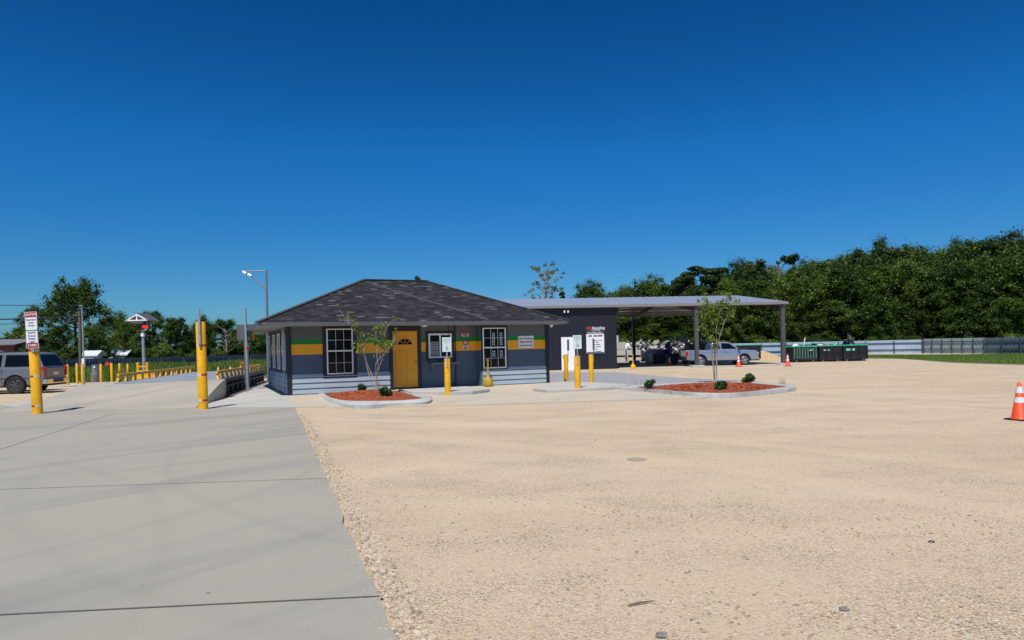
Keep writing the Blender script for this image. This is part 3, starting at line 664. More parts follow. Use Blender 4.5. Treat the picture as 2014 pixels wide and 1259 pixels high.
# porch posts, floodlight under the left eave, pipe gear on side wall
for vv in (6.3, 7.5):
    q = MB(); q.box(-1.0, vv-.05, -.02, -.9, vv+.05, WH-.02); q.box(-1.04, vv-.09, -.02, -.86, vv+.09, .02); q.build('porch_post', 'galvd', off)
q = MB(); q.box(-.94, 6.1, 2.0, -.62, 6.7, 2.25); q.build('floodlight', ['trim'], off)
q = MB(); q.box(-.99, 5.95, 2.03, -.66, 6.09, 2.3); q.build('signal_hood', 'yellow', off)
q = MB(); q.path([(-.07, .6, 2.38), (-.07, .6, .7), (-.07, .9, .5), (-.07, .9, 0)], [.02]*4, 6); q.box(-.12, .5, 2.14, -.05, .75, 2.28)
q.build('pipework', 'galv', off)
q = MB(); q.path([(-.07, 3, .7), (-.07, 3, 0)], [.02]*2, 6); q.build('pipework', 'galv', off)

# signs on the wall (each its own thing)
def wallplane(u, z, yoff): p = HA+hu*u+hv*yoff; return (p.x, p.y, z+PZ)
ua, zt_ = hp(1019.5, 661); ub, zb_ = hp(1049.5, 684)
sg = empty('wall_sign', wallplane((ua+ub)/2, (zt_+zb_)/2, -.012), HT, label='white pay window sign with a red left arrow on the orange wall stripe', cat='sign')
w_, h_ = (ub-ua)/2, (zt_-zb_)/2
q = MB(); q.box(-w_, -.004, -h_, w_, .008, h_); q.build('panel', 'signwhite', sg, bevel=.002)
txt('Pay Window', .115, 'black', sg, (0, -.006, h_*.55)); txt('Ventana de Pago', .083, 'black', sg, (0, -.006, -h_*.58))
q = MB(); q.prism([(-w_*.85, 0), (-w_*.6, .045), (-w_*.6, .022), (w_*.85, .022), (w_*.85, -.022), (-w_*.6, -.022), (-w_*.6, -.045)], 0, .002, T=Matrix(((1, 0, 0, 0), (0, 0, -1, -.0045), (0, 1, 0, 0), (0, 0, 0, 1)))); q.build('arrow', 'red', sg)
def small_sign(px0, px1, py0, py1, top, bot, lines, lb):
    ua, zt = hp(px0, py0); ub, zb = hp(px1, py1); w, h = (ub-ua)/2, (zt-zb)/2
    s_ = empty('notice_sign', wallplane((ua+ub)/2, (zt+zb)/2, rec-.012), HT, label=lb, cat='sign')
    q = MB(); q.box(-w, -.002, -h, w, .006, 0, 1); q.box(-w, -.002, 0.001, w, .006, h, 0); q.build('panel', [top, bot], s_)
    q = MB()
    for z, k, mi in lines: q.box(-w*k, -.0045, h*z-.014, w*k, -.0025, h*z+.014, mi)
    q.build('lettering', ['signwhite', 'black', 'crimson'], s_)
small_sign(914.6, 928.5, 651.5, 661, 'red', 'signwhite', [(.5, .8, 2), (-.3, .75, 1), (-.62, .7, 1)], 'small red and white notice high on the grey wall beside the pay window')
small_sign(917, 926.8, 670.5, 687, 'red', 'signwhite', [(.75, .6, 0), (.45, .6, 0), (.15, .5, 2), (-.3, .7, 1), (-.6, .5, 1), (-.85, .8, 2)], 'small upright red and white notice on the orange stripe, below the other notice')

# ------------------------------------------------------------------ planting beds
def bed(outer, inner, label, seed, loc):
    e = empty('planting_bed', loc, label=label, cat='planting bed')
    O = [Vector((p.x, p.y))-Vector(loc[:2]) for p in outer]; I = [Vector((p.x, p.y))-Vector(loc[:2]) for p in inner]
    def dens(pts):
        r = []
        for i in range(len(pts)):
            a, c, d, f_ = pts[i-1], pts[i], pts[(i+1) % len(pts)], pts[(i+2) % len(pts)]
            for k in range(5):
                t = k/5; r.append(.5*((2*c)+(d-a)*t+(2*a-5*c+4*d-f_)*t*t+(3*c-a-3*d+f_)*t**3))
        return r
    O = dens(O); I = dens(I); n = len(O); q = MB()
    ins = [o+(i-o)*.22 for o, i in zip(O, I)]
    q.v = [(p.x, p.y, -.06) for p in O]+[(p.x, p.y, .075) for p in O]+[(p.x, p.y, .125) for p in ins]+[(p.x, p.y, .125) for p in I]+[(p.x, p.y, -.02) for p in I]
    for k in range(4):
        for i in range(n): j = (i+1) % n; q.f.append((k*n+i, k*n+j, (k+1)*n+j, (k+1)*n+i)); q.m.append(0)
    q.build('kerb', 'kerb', e, smooth=True)
    q = MB(); cxy = sum(I, Vector((0, 0)))/n; rings = 7
    for k in range(rings):
        t = k/(rings-1)
        for p in I: c = cxy+(p-cxy)*(1-t*.98); q.v.append((c.x, c.y, .085+.17*(1-(1-t)**2)+.012*math.sin(c.x*9)*math.cos(c.y*7)))
    for k in range(rings-1):
        for i in range(n): j = (i+1) % n; q.f.append((k*n+i, k*n+j, (k+1)*n+j, (k+1)*n+i)); q.m.append(0)
    mm = q.build('mulch', mat('mulch_base', (.15, .03, .012), .95, col2=(.36, .085, .03), vscale=18, bump=1, bscale=40), e, smooth=True)
    r = random.Random(seed); q = MB(); k = 0
    xs_ = [p.x for p in I]; ys_ = [p.y for p in I]; poly = [(p.x, p.y) for p in I]
    while k < 4200:
        x = r.uniform(min(xs_), max(xs_)); y = r.uniform(min(ys_), max(ys_))
        if not inside(x, y, poly): continue
        d = 1.0
        # height of mound at this point, approximated radially
        v = Vector((x, y))-cxy; best = max(1e-3, min(((p-cxy).length for p in I if (p-cxy).normalized().dot(v.normalized()) > .97), default=1.0)); rr_ = min(1, v.length/best)
        z = .085+.17*(1-rr_*rr_)
        L_ = r.uniform(.02, .06); a = r.uniform(0, math.pi); w = r.uniform(.006, .014); dx, dy = math.cos(a), math.sin(a); t = r.uniform(-.4, .5)
        q.add([(x-dx*L_-dy*w, y-dy*L_+dx*w, z+.006-t*L_), (x-dx*L_+dy*w, y-dy*L_-dx*w, z-.002-t*L_), (x+dx*L_+dy*w, y+dy*L_-dx*w, z+.006+t*L_), (x+dx*L_-dy*w, y+dy*L_+dx*w, z+.014+t*L_)], [(0, 1, 2, 3)]); k += 1
    c_ = q.build('bark_chips', 'mulch', e, recalc=False); c_['kind'] = 'stuff'
    return e
o1 = [P(x, y) for x, y in ((622, 779), (683, 801), (779, 798), (838, 795.5), (850, 788), (838, 784), (774, 770), (700, 770.5), (640, 772))]
i1 = [P(x, y, .1) for x, y in ((637, 775.8), (672, 788.6), (764, 789.8), (808, 787.5), (835, 784), (826, 782.8), (771, 769.8), (704, 770.6), (655, 773))]
c1 = P(740, 783); bed(o1, i1, 'kerbed bed of red mulch in front of the office window', 1, (c1.x, c1.y, 0))
o2 = [P(x, y) for x, y in ((1218, 766.5), (1300, 774), (1395, 782), (1480, 778), (1556, 769), (1560, 765), (1500, 758.5), (1400, 756.5), (1290, 761))]
i2 = [P(x, y, .1) for x, y in ((1252, 763), (1310, 769.3), (1400, 774.5), (1470, 772), (1540, 763), (1546, 761), (1495, 757), (1400, 756), (1300, 759.5))]
c2 = P(1400, 766); bed(o2, i2, 'kerbed bed of red mulch out in the yard, before the shed canopy', 2, (c2.x, c2.y, 0))

# ------------------------------------------------------------------ foliage tools
def leaf_mesh(name, C, rad, n, size, m, parent, seed, flat=0.7, up=0.5, elong=1.6, fuzz=0):
    """n leaf faces spread through clumps C=(centre) of radius rad"""
    r = np.random.default_rng(seed); C = np.array([tuple(c) for c in C]); rad = np.array(rad)
    w = rad**2; w /= w.sum(); idx = r.choice(len(C), n, p=w)
    d = r.normal(size=(n, 3)); d /= np.linalg.norm(d, axis=1)[:, None]
    rr = rad[idx]*np.clip(np.abs(r.normal(0, fuzz, n)), 0, 1.7) if fuzz else rad[idx]*(r.random(n)**0.45); d2 = d.copy(); d2[:, 2] *= flat
    c = C[idx]+d2*rr[:, None]
    nrm = d*0.7+r.normal(size=(n, 3))*0.7; nrm[:, 2] += up; nrm /= np.linalg.norm(nrm, axis=1)[:, None]
    a = np.cross(nrm, r.normal(size=(n, 3))); a /= np.linalg.norm(a, axis=1)[:, None]; bb = np.cross(nrm, a)
    s = (size*r.uniform(.55, 1.35, n))[:, None]; h = nrm*s*.18
    v = np.stack((c-a*s*elong*.5, c-bb*s*.42+h, c+a*s*elong*.5, c+bb*s*.42+h), 1).reshape(-1, 3)
    me = bpy.data.meshes.new(name); me.vertices.add(4*n); me.vertices.foreach_set('co', v.ravel())
    me.loops.add(4*n); me.loops.foreach_set('vertex_index', np.arange(4*n, dtype=np.int32))
    me.polygons.add(n); me.polygons.foreach_set('loop_start', np.arange(0, 4*n, 4, dtype=np.int32)); me.polygons.foreach_set('loop_total', np.full(n, 4, dtype=np.int32))
    me.update(calc_edges=True); me.materials.append(M[m])
    o = bpy.data.objects.new(name, me); COL.objects.link(o); o.parent = parent; return o
def tree_broad(H, wd, seed, nl=24000, trunk=.25, low=.18, size=.155, lm='leaf', name='broadleaf_tree', cf=.86):
    r = random.Random(seed); e = empty(name, (0, 0, 0)); q = MB(); C = []; Rd = []
    q.path([(0, 0, -.3), (.1, 0, H*.3), (-.05, .1, H*.62), (0, 0, H*.86)], [H*.028, H*.022, H*.013, H*.004], 8)
    nl_ = 22
    for i in range(nl_):
        t = low+.05+(0.93-low)*(i+r.random()*.7)/nl_; a = i*2.4+r.uniform(-.4, .4)
        prof = math.sin(math.pi*min(1, (t-low*.5)/(1.02-low*.5))**.8)**.65
        L_ = wd*.5*prof*r.uniform(.72, 1.12); z0 = H*t*.82; z1 = min(H*.95, H*t+L_*.12)
        st = Vector((0, 0, z0)); en = Vector((math.cos(a)*L_*.8, math.sin(a)*L_*.8, z1)); md = (st+en)/2+Vector((0, 0, -.2))
        q.path([st, md, en], [H*.009, H*.006, H*.002], 5)
        cr_ = wd*r.uniform(.10, .17)*cf
        C.append(en); Rd.append(cr_)
        for k in range(5):
            C.append(en*(.45+.15*k)+Vector((r.uniform(-1, 1), r.uniform(-1, 1), r.uniform(-.6, 1.0)))*cr_*1.35+Vector((0, 0, z1*(.55-.15*k)))); Rd.append(cr_*r.uniform(.4, .85))
    for k in range(9):
        C.append(Vector((r.uniform(-.17, .17)*wd, r.uniform(-.12, .12)*wd, H*(.84+.15*r.random())))); Rd.append(wd*r.uniform(.04, .09))
    q.build('trunk', 'bark', e, smooth=True)
    leaf_mesh('crown', C, Rd, nl, size, lm, e, seed, flat=.88, fuzz=.72)
    return e
def tree_pine(H, wd, seed, nl=9000, start=.5, name='pine_tree'):
    r = random.Random(seed); e = empty(name, (0, 0, 0)); q = MB(); C = []; Rd = []
    q.path([(0, 0, -.3), (.1, .05, H*.5), (0, 0, H*.97)], [H*.02, H*.014, H*.004], 8)
    for i in range(15):
        t = start+(1-start)*(i+r.random()*.6)/15; a = i*2.4+r.uniform(-.5, .5); L_ = wd*.5*(1.1-((t-start)/(1-start))**1.5*.75)*r.uniform(.6, 1.1)
        st = Vector((0, 0, H*t)); en = Vector((math.cos(a)*L_, math.sin(a)*L_, H*t+L_*r.uniform(0, .35)))
        q.path([st, en], [H*.006, H*.002], 5); C.append(en); Rd.append(wd*r.uniform(.08, .13)); C.append(st.lerp(en, .6)+Vector((0, 0, .2))); Rd.append(wd*r.uniform(.06, .1))
    C.append(Vector((0, 0, H*.98))); Rd.append(wd*.1)
    q.build('trunk', 'bark', e, smooth=True); leaf_mesh('crown', C, Rd, nl, .17, 'needle', e, seed, flat=.55, elong=2.0)
    return e
def bush(H, wd, seed, nl=8000, size=.13):
    r = random.Random(seed); e = empty('bush', (0, 0, 0)); q = MB(); C = []; Rd = []
    for i in range(13):
        a = i*2.4; L_ = wd*.42*math.sqrt(r.random()); z = H*(.2+.62*r.random()*(1-L_/wd)); en = Vector((math.cos(a)*L_, math.sin(a)*L_, z))
        q.path([(0, 0, -.1), en*.6, en], [.05, .035, .01], 5); C.append(en); Rd.append(wd*r.uniform(.13, .2))
    q.build('stem', 'bark', e, smooth=True); leaf_mesh('foliage', C, Rd, nl, size, 'leaf', e, seed, flat=.8)
    return e

# ------------------------------------------------------------------ planting
def sapling(loc, H, stems, clumps, label, seed, leafsz=.075, nl=420, stake=False):
    r = random.Random(seed); e = empty('crape_myrtle', loc, label=label, cat='young tree'); 
    tips = []
    for i, (bx, by, pts) in enumerate(stems):
        q = MB(); p0 = Vector((bx, by, -.05)); prev = p0; ps = [p0]
        for p in pts: ps.append(Vector(p))
        n = len(ps); q.path(ps, [.015*(1-.8*k/(n-1))+.003 for k in range(n)], 6)
        for k in range(1, n):
            for s in range(3):
                st = ps[k-1].lerp(ps[k], r.uniform(.3, 1)); 
                if st.z < H*.42: continue
                en = st+Vector((r.uniform(-.28, .28), r.uniform(-.28, .28), r.uniform(.12, .45))); q.path([st, en], [.007, .002], 4); tips.append(en)
        q.build('trunk', 'palebark', e, smooth=True)
    C = [Vector(c) for c, _ in clumps]; Rd = [a for _, a in clumps]
    for t in tips: C.append(t); Rd.append(.10)
    leaf_mesh('crown', C, Rd, nl, leafsz, 'brightleaf', e, seed, elong=1.8, flat=1)
    return e
c = P(744, 772.5, .2); s1 = 58.0
def rel(px, py, c0, Y, dy=0.0): p = D(px, py, Y+dy); return (p.x-c0.x, dy, p.z-c0.z)
Yc = c.y; L1 = lambda px, py, dy=0.0: rel(px, py, c, Yc, dy)
stm = [(-.05, 0, [L1(728, 745), L1(719, 712, .1), L1(712, 693, .1), L1(709, 690, .1)]), (0, .05, [L1(733, 742, .2), L1(722, 715, .3), L1(712, 680, .3), L1(695, 650, .2), L1(670, 612, .1)]),
       (.03, 0, [L1(740, 742), L1(744, 720, -.1), L1(741, 700, -.1), L1(741, 672, -.1), L1(738, 650, -.1)]), (.12, .05, [L1(740, 738, .1), L1(750, 712, .1), L1(757, 690, .2), L1(757, 655, .2), L1(764, 636, .2)]), (.15, -.05, [L1(740, 755, -.1), L1(739, 715, -.2), L1(760, 690, -.2), L1(776, 672, -.2)])]
cl = [(L1(674, 613), .06), (L1(684, 622), .07), (L1(694, 630), .09), (L1(699, 640, .1), .10), (L1(700, 650, .1), .08), (L1(716, 660), .16), (L1(727, 655), .14), (L1(735, 648), .1), (L1(736, 668), .16), (L1(748, 678), .2), (L1(762, 680), .18), (L1(770, 670), .17), (L1(777, 672), .1),
      (L1(757, 640), .08), (L1(764, 634), .07), (L1(750, 655), .09), (L1(712, 691), .14), (L1(702, 692), .07), (L1(737, 700), .08), (L1(755, 698), .08), (L1(706, 708), .07), (L1(729, 668), .12)]
sapling(c, 2.6, stm, cl, 'slender multi-stemmed crape myrtle in the mulch bed before the office window', 11, .06, 620)
c = G(1407, 755); c.z = .18; Yc = c.y; L2 = lambda px, py, dy=0.0: rel(px, py, c, Yc, dy)
stm = [(-.05, 0, [L2(1402, 718), L2(1398, 690), L2(1393, 660, .2), L2(1386, 625, .2), L2(1384, 600, .2)]), (.06, 0, [L2(1409, 715), L2(1410, 685), L2(1408, 650), L2(1414, 620), L2(1420, 597), L2(1428, 590)]),
       (0, .1, [L2(1401, 700, .1), L2(1403, 668, .2), L2(1400, 640, .3), L2(1396, 610, .3)]), (.03, -.1, [L2(1410, 690, -.1), L2(1416, 660, -.2), L2(1426, 630, -.2), L2(1436, 610, -.2)])]
cl = [(L2(1385, 588), .12), (L2(1392, 600, .2), .22), (L2(1400, 612), .18), (L2(1416, 600), .18), (L2(1430, 600), .2), (L2(1448, 592), .14), (L2(1385, 622), .22), (L2(1380, 642), .22), (L2(1390, 655), .18), (L2(1405, 632), .18), (L2(1420, 632), .15), (L2(1441, 612), .16), (L2(1398, 668), .2), (L2(1414, 655), .16), (L2(1430, 650), .15), (L2(1380, 618), .15), (L2(1408, 680), .2), (L2(1385, 605), .15)]
sap2 = sapling(c, 4.8, stm, cl, 'taller crape myrtle with two bare lower stems in the mulch bed before the pickup', 12, .07, 1150)
q = MB(); q.tube((.0, .05, -.05), (.02, .05, 1.15), .015, n=6); q.tube((.1, .02, .95), (.13, .0, 1.45), .02, n=6, mi=1); q.build('support_stake', ['woodpost', 'red'], sap2)
def shrub(px, py, w, h, label, seed, m='shrubleaf', n=560):
    w *= .78; h *= .82
    p = P(px, py, .16); e = empty('shrub', p, label=label, cat='shrub'); r = random.Random(seed)
    q = MB(); C = []; Rd = []
    for i in range(15):
        a = i*2.4; L_ = w*.33*math.sqrt(r.random()); en = Vector((math.cos(a)*L_, math.sin(a)*L_, h*r.uniform(.2, .75))); q.path([(en.x*.4, en.y*.4, -.06), en], [.012, .004], 4); C.append(en); Rd.append(w*.22)
    q.build('stem', 'bark', e); leaf_mesh('foliage', C, Rd, int(n*1.7), .042, m, e, seed, flat=1); return e
shrub(712, 771.5, .42, .42, 'rounded dark green shrub at the back of the mulch bed, below the office window', 21)
shrub(759, 781, .50, .40, 'spiky low green shrub at the front of the mulch bed beside the yellow door', 22)
shrub(1277, 762, .5, .34, 'small dull green shrub near the left tip of the bed out in the yard', 23)
shrub(1418, 766.5, .55, .30, 'low flat green shrub at the foot of the taller crape myrtle', 24)
shrub(1473, 754, .62, .42, 'bright green shrub on the right half of the bed out in the yard', 25)
# tufts of grass at slab edges
def tuft(px, py, label, n=14, h=.1):
    q = MB(); r = random.Random(int(px)+1)
    for i in range(n):
        a = r.uniform(0, 6.3); x, y = r.uniform(-.14, .14), r.uniform(-.05, .05); hh = h*r.uniform(.5, 1.2)
        q.add([(x-.005, y, 0), (x+.005, y, 0), (x+.05*math.cos(a), y+.05*math.sin(a), hh)], [(0, 1, 2)])
    tag(q.build('grass_tuft', 'grassblade', loc=G(px, py), recalc=False), label, 'grass tuft')
tuft(1012, 795, 'tuft of grass at the edge of the slab before the small office window'); tuft(1095, 790, 'tuft of grass by the slab edge below the reserved parking bollard'); tuft(1345, 783, 'tuft of grass along the kerb of the bed in the yard')
tuft(1537, 757, 'wispy weeds behind the right tip of the yard bed', 18, .35); tuft(1257, 757, 'wispy weed by the left tip of the yard bed', 8, .3); tuft(800, 771, 'wispy weeds growing behind the kerb beside the yellow door', 12, .28)

# ------------------------------------------------------------------ bollards
def handicap(parent, x, y, z, s):
    q = MB(); T = Matrix(((1, 0, 0, x), (0, 0, 1, y), (0, 1, 0, z), (0, 0, 0, 1)))
    for i in range(14):
        a0, a1 = R(150+i*16), R(150+(i+1)*16)
        q.bar((x+s*.42*math.cos(a0), y, z-s*.2+s*.42*math.sin(a0)), (x+s*.42*math.cos(a1), y, z-s*.2+s*.42*math.sin(a1)), .002, s*.13, up=(math.cos(a0), 0, math.sin(a0)))
    q.bar((x-s*.08, y, z+s*.55), (x-s*.02, y, z+.0), .002, s*.16, up=(1, 0, 0)); q.bar((x-s*.02, y, z), (x+s*.38, y, z), .002, s*.14)
    q.bar((x+s*.36, y, z), (x+s*.55, y, z-s*.42), .002, s*.14, up=(1, 0, 0)); q.bar((x, y, z+s*.3), (x+s*.34, y, z+s*.3), .002, s*.09)
    q.lathe([(s*.12, -.001), (s*.12, .001)], T=Matrix.Translation((x-s*.1, y, z+s*.72)) @ Matrix.Rotation(R(90), 4, 'X'), n=10)
    q.build('wheelchair_symbol', 'black', parent)
def sign_bollard(px, pyb, pyt, wpx, label, signbox, rot, z=0.0, back=False, face=True):
    p = P(px, pyb, z); s = F/p.y; h = (pyb-pyt)/s; rad = wpx/s/2
    e = empty('bollard', p, label=label, cat='bollard', group=None)
    q = MB(); q.lathe([(rad, 0), (rad, h-.02), (rad*.93, h), (0.001, h+.004)], n=24); q.build('post', 'yellow', e, smooth=True)
    x0, x1, y0, y1 = signbox; w = .30; hs_ = (y1-y0)/s; zc = CH+p.y*ray(px, (y0+y1)/2)[1]-z
    sgn = empty('tmp', (0, 0, 0)); bpy.data.objects.remove(sgn)
    q = MB(); q.box(-.022, -rad-.016, h-.32, .022, -rad-.006, zc+hs_/2); q.box(-.03, -rad-.02, h-.3, .03, -rad+.01, h-.27)
    bar = q.build('sign_bar', 'galv', e, rz=rot)
    q = MB(); yy = -rad-.02; q.box(-w/2, yy-.003, zc-hs_/2, w/2, yy, zc+hs_/2); pn = q.build('sign_plate', 'signpale' if not back else 'galvd', e, rz=rot, bevel=.0012, seg=1)
    if face:
        txt('RESERVED', .052, 'signtext', pn, (0, yy-.0045, zc+hs_*.36)); txt('PARKING', .052, 'signtext', pn, (0, yy-.0045, zc+hs_*.22)); txt('ONLY', .04, 'signtext', pn, (0, yy-.0045, zc+hs_*.06))
        handicap(pn, 0, yy-.0045, zc-hs_*.24, .1)
    return e
sign_bollard(881, 778, 705, 12, 'yellow bollard with a wheelchair sign before the pay window', (872, 890, 663.8, 692), R(4))
sign_bollard(1136.5, 770, 700, 12, 'yellow bollard with a wheelchair sign standing before the white shed door', (1129, 1146, 659.5, 686), R(2))
sign_bollard(1114, 752.5, 697, 8.6, 'yellow bollard with an edge-on dark sign, nearest the office corner', (1111, 1117, 668, 690), R(68), back=True, face=False)
sign_bollard(1163.5, 757.5, 697, 9, 'yellow bollard with an edge-on dark sign, before the price board', (1160, 1166, 666, 689.5), R(70), back=True, face=False)

def guide_post(px, pyb, pyt, wpx, lean, label, bands, redleft):
    p = P(px, pyb, 0); s = F/p.y; h = (pyb-pyt)/s; rad = wpx/s/2
    e = empty('guide_bollard', p, label=label, cat='bollard'); e.rotation_euler.y = lean
    q = MB(); q.lathe([(rad, -.05), (rad, h-.01), (rad*.96, h), (.001, h+.002)], n=28); q.build('post', 'yellow', e, smooth=True)
    for b_ in bands:
        z = (pyb-b_)/s; q = MB(); n = 28; w = .055
        for i in range(n):
            a0, a1 = 2*math.pi*i/n, 2*math.pi*(i+1)/n; am = math.degrees((a0+a1)/2) % 360
            mi = 0 if ((am < 285 if redleft else am > 285) or am < 170) else 1
            rr_ = rad+.002
            q.add([(rr_*math.cos(a0), rr_*math.sin(a0), z-w/2), (rr_*math.cos(a1), rr_*math.sin(a1), z-w/2), (rr_*math.cos(a1), rr_*math.sin(a1), z+w/2), (rr_*math.cos(a0), rr_*math.sin(a0), z+w/2)], [(0, 1, 2, 3)], mi)
        q.build('reflective_band', ['red', 'whitetape'], e, recalc=False)
    return e, s, h, rad
g, s, h, rad = guide_post(74, 813.5, 676, 18.5, R(-1.8), 'tall yellow guide bollard carrying the caution speed sign', [798, 740, 689.5], True)
q = MB(); w = .175; H1 = (656-614)/s; zt = (813.5-614)/s; zb = (813.5-685)/s; zm = zb+(zt-zb)*.49
def rrect(x0, x1, z0, z1, r, n=4):
    pts = []
    for cx, cz, a in ((x1-r, z0+r, -90), (x1-r, z1-r, 0), (x0+r, z1-r, 90), (x0+r, z0+r, 180)):
        for i in range(n+1): t = R(a+90*i/n); pts.append((cx+r*math.cos(t), cz+r*math.sin(t)))
    return pts
TF = lambda y: Matrix(((1, 0, 0, .06), (0, 0, -1, y), (0, 1, 0, 0), (0, 0, 0, 1)))
sgp = []
q.prism(rrect(-w, w, zm+.004, zt, .03), 0, .004, T=TF(-rad-.012)); q.prism(rrect(-w-.0, w+.0, zb, zm-.004, .03), 0, .004, T=TF(-rad-.012))
sp_ = q.build('sign_plate', 'signwhite', g)
q = MB(); q.prism(rrect(-w+.01, w-.01, zt-.145, zt-.012, .02), 0, .002, T=TF(-rad-.0168)); q.build('sign_band', 'crimson', sp_); q = MB(); q.prism(rrect(-w+.01, w-.01, zb+.012, zb+.145, .02), 0, .002, T=TF(-rad-.0168)); q.build('sign_band', 'crimson', sp_)
q = MB()
for z0, z1 in ((zm+.012, zt-.15), (zb+.15, zm-.012)):
    fr = rrect(-w+.01, w-.01, z0, z1, .02)
    for i in range(len(fr)): a, c_ = fr[i], fr[(i+1) % len(fr)]; q.bar((a[0]+.06, -rad-.0172, a[1]), (c_[0]+.06, -rad-.0172, c_[1]), .002, .007, up=(0, 0, 1) if abs(a[1]-c_[1]) < abs(a[0]-c_[0]) else (1, 0, 0))
q.build('sign_border', 'black', sp_)
yy = -rad-.0172
txt('CAUTION', .083, 'signwhite', sp_, (.06, yy-.003, zt-.08))
for i, t in enumerate(['Approach', 'Scale', 'Slowly']): txt(t, .072, 'black', sp_, (.06, yy, zt-.225-.085*i))
for i, t in enumerate(['DRIVE', 'SCALE', 'SPEED', 'LIMIT']): txt(t, .078, 'black', sp_, (.06, yy, zm-.07-.09*i))
txt('5 MPH', .088, 'signwhite', sp_, (.06, yy-.003, zb+.08))
q = MB(); q.box(.02, -rad-.012, h-.25, .10, -rad-.001, zt-.05); q.build('sign_bar', 'galv', g)
g, s, h, rad = guide_post(400, 804.5, 633, 18, R(-.6), 'tall yellow guide bollard with a grey tube strapped on, at the scale ramp', [787, 737, 679.5], False)
q = MB(); q.box(.0, -rad-.05, h-.68, .065, -rad-.004, (804.5-608)/s); 
q.build('square_tube', 'galv', g)
q = MB(); q.tube((.03, -rad-.03, h-.72), (.03, -rad-.03, h-.66), .03); q.build('tube_bracket', 'galvd', g)

# thin yellow bollards along the left field
lb = ['leftmost of the thin yellow bollards, next to the silver SUVs', 'second thin yellow bollard from the SUVs, left of the light pole', 'thin yellow bollard touching the light pole', 'thin yellow bollard right beside the grey drum', 'thin yellow bollard beside the small red round sign', 'thin yellow bollard between the red sign and the leaning stake', 'last thin yellow bollard, behind the start of the scale rail']
b0 = None
for (px, yt, yb), l_ in zip([(133.5, 717, 761), (152, 714.5, 757.7), (162.7, 715, 759.5), (199, 715.7, 757.7), (220, 713.7, 753.4), (235.6, 714.5, 750.8), (251.7, 715.7, 750)], lb):
    p = G(px, yb); s = F/p.y; hh = (yb-yt)/s
    if b0 is None:
        b0 = empty('thin_bollard', p); q = MB(); q.lathe([(.072, -.1), (.072, 1.22), (.05, 1.26), (.001, 1.27)], n=14); q.build('post', 'yellow', b0, smooth=True); o = b0
        q = MB(); q.lathe([(.13, -.02), (.12, .02), (.09, .025)], n=12); q.build('footing', 'kerb', b0, smooth=True)
    else: o = copy_tree(b0)
    o.location = p; o.scale = (1, 1, hh/1.27); tag(o, l_, 'bollard', 'thin yellow bollards beside the scale')
# drum, light pole, utility pole, red round signs, leaning stake
p = G(188, 757); s = F/p.y; hh = (757-717.5)/s
e = empty('steel_drum', p, label='tall grey steel cylinder standing among the thin yellow bollards', cat='drum')
q = MB(); q.lathe([(.19, 0), (.2, .03), (.2, hh*.5), (.205, hh*.51), (.2, hh*.52), (.2, hh-.03), (.21, hh), (.19, hh+.01), (.001, hh)], n=24); q.build('shell', 'galvd', e, smooth=True)
q = MB(); q.box(.02, -.21, hh-.2, .12, -.2, hh-.08); q.build('sticker', 'signwhite', e)
p = G(166.5, 759); s = F/p.y
e = empty('light_pole', p, label='thin pale light pole rising beside the dark wooden utility pole', cat='pole')
q = MB(); q.tube((0, 0, 0), (-.06, 0, (759-603)/s), .045, .035, 10); q.build('pole', 'galv', e, smooth=True)
q = MB(); q.box(-.09, -.1, (759-722)/s, .05, .02, (759-705)/s); q.build('control_box', 'white', e, bevel=.01)
q = MB(); q.box(-.2, -.08, (759-602.5)/s, .02, .08, (759-600)/s); q.build('lamp_head', 'galvd', e)
q = MB(); q.box(-.25, -.25, -.05, .25, .25, .08); q.build('base', 'kerb', e)
p = G(160.5, 752); p = P(159.5, 746, gz(47)); s = F/p.y
e = empty('utility_pole', p, label='weathered dark wooden utility pole behind the thin light pole', cat='pole'); q = MB(); q.tube((0, 0, -.2), (0, 0, (746-612)/s), .14, .10, 10); q.build('pole', 'woodpost', e, smooth=True)
q = MB(); q.box(-.5, -.05, (746-622)/s, .1, .05, (746-619)/s); q.build('crossarm', 'woodpost', e)
for px, py, pb, lab in ((212, 716, 742, 'small red round sign seen between two thin yellow bollards'), (476, 715, 738, 'small orange round sign beyond the far cones, left of the office')):
    Yd = 47 if px < 300 else 60; z = gz(Yd); p = D(px, py, Yd); e = empty('round_sign', (p.x, p.y, z), label=lab, cat='sign')
    q = MB(); q.tube((0, 0, 0), (0, 0, p.z-z), .03, n=6); q.build('post', 'woodpost', e)
    q = MB(); q.lathe([(.17, 0), (.17, .02)], T=Matrix.Translation((0, -.04, p.z-z)) @ Matrix.Rotation(R(90), 4, 'X'), n=16); q.build('disc', 'red' if px < 300 else 'cone', e)
    q = MB(); q.box(-.11, -.067, p.z-z-.03, .11, -.061, p.z-z+.03); q.build('sign_bar', 'yellow_old_shaded', e)
p = G(247, 752); q = MB(); q.tube((0, 0, 0), (-.25, 0, 1.3), .05, .045, 6); tag(q.build('leaning_stake', 'woodpost', loc=p), 'leaning grey wooden stake just left of the last thin bollard', 'stake')
q = MB()
r = random.Random(4)
for i in range(60):
    a, d_ = r.uniform(0, 6.3), r.random()**.5*1.3; s_ = r.uniform(.05, .16)
    q.lathe([(s_*.6, -.02), (s_, s_*.3), (s_*.5, s_*.8)], c=(d_*1.5*math.cos(a), d_*math.sin(a)*.8, 0), n=5)
tag(q.build('rubble', 'kerb', loc=G(176, 759)), 'low heap of pale rubble around the foot of the light pole', 'rubble')

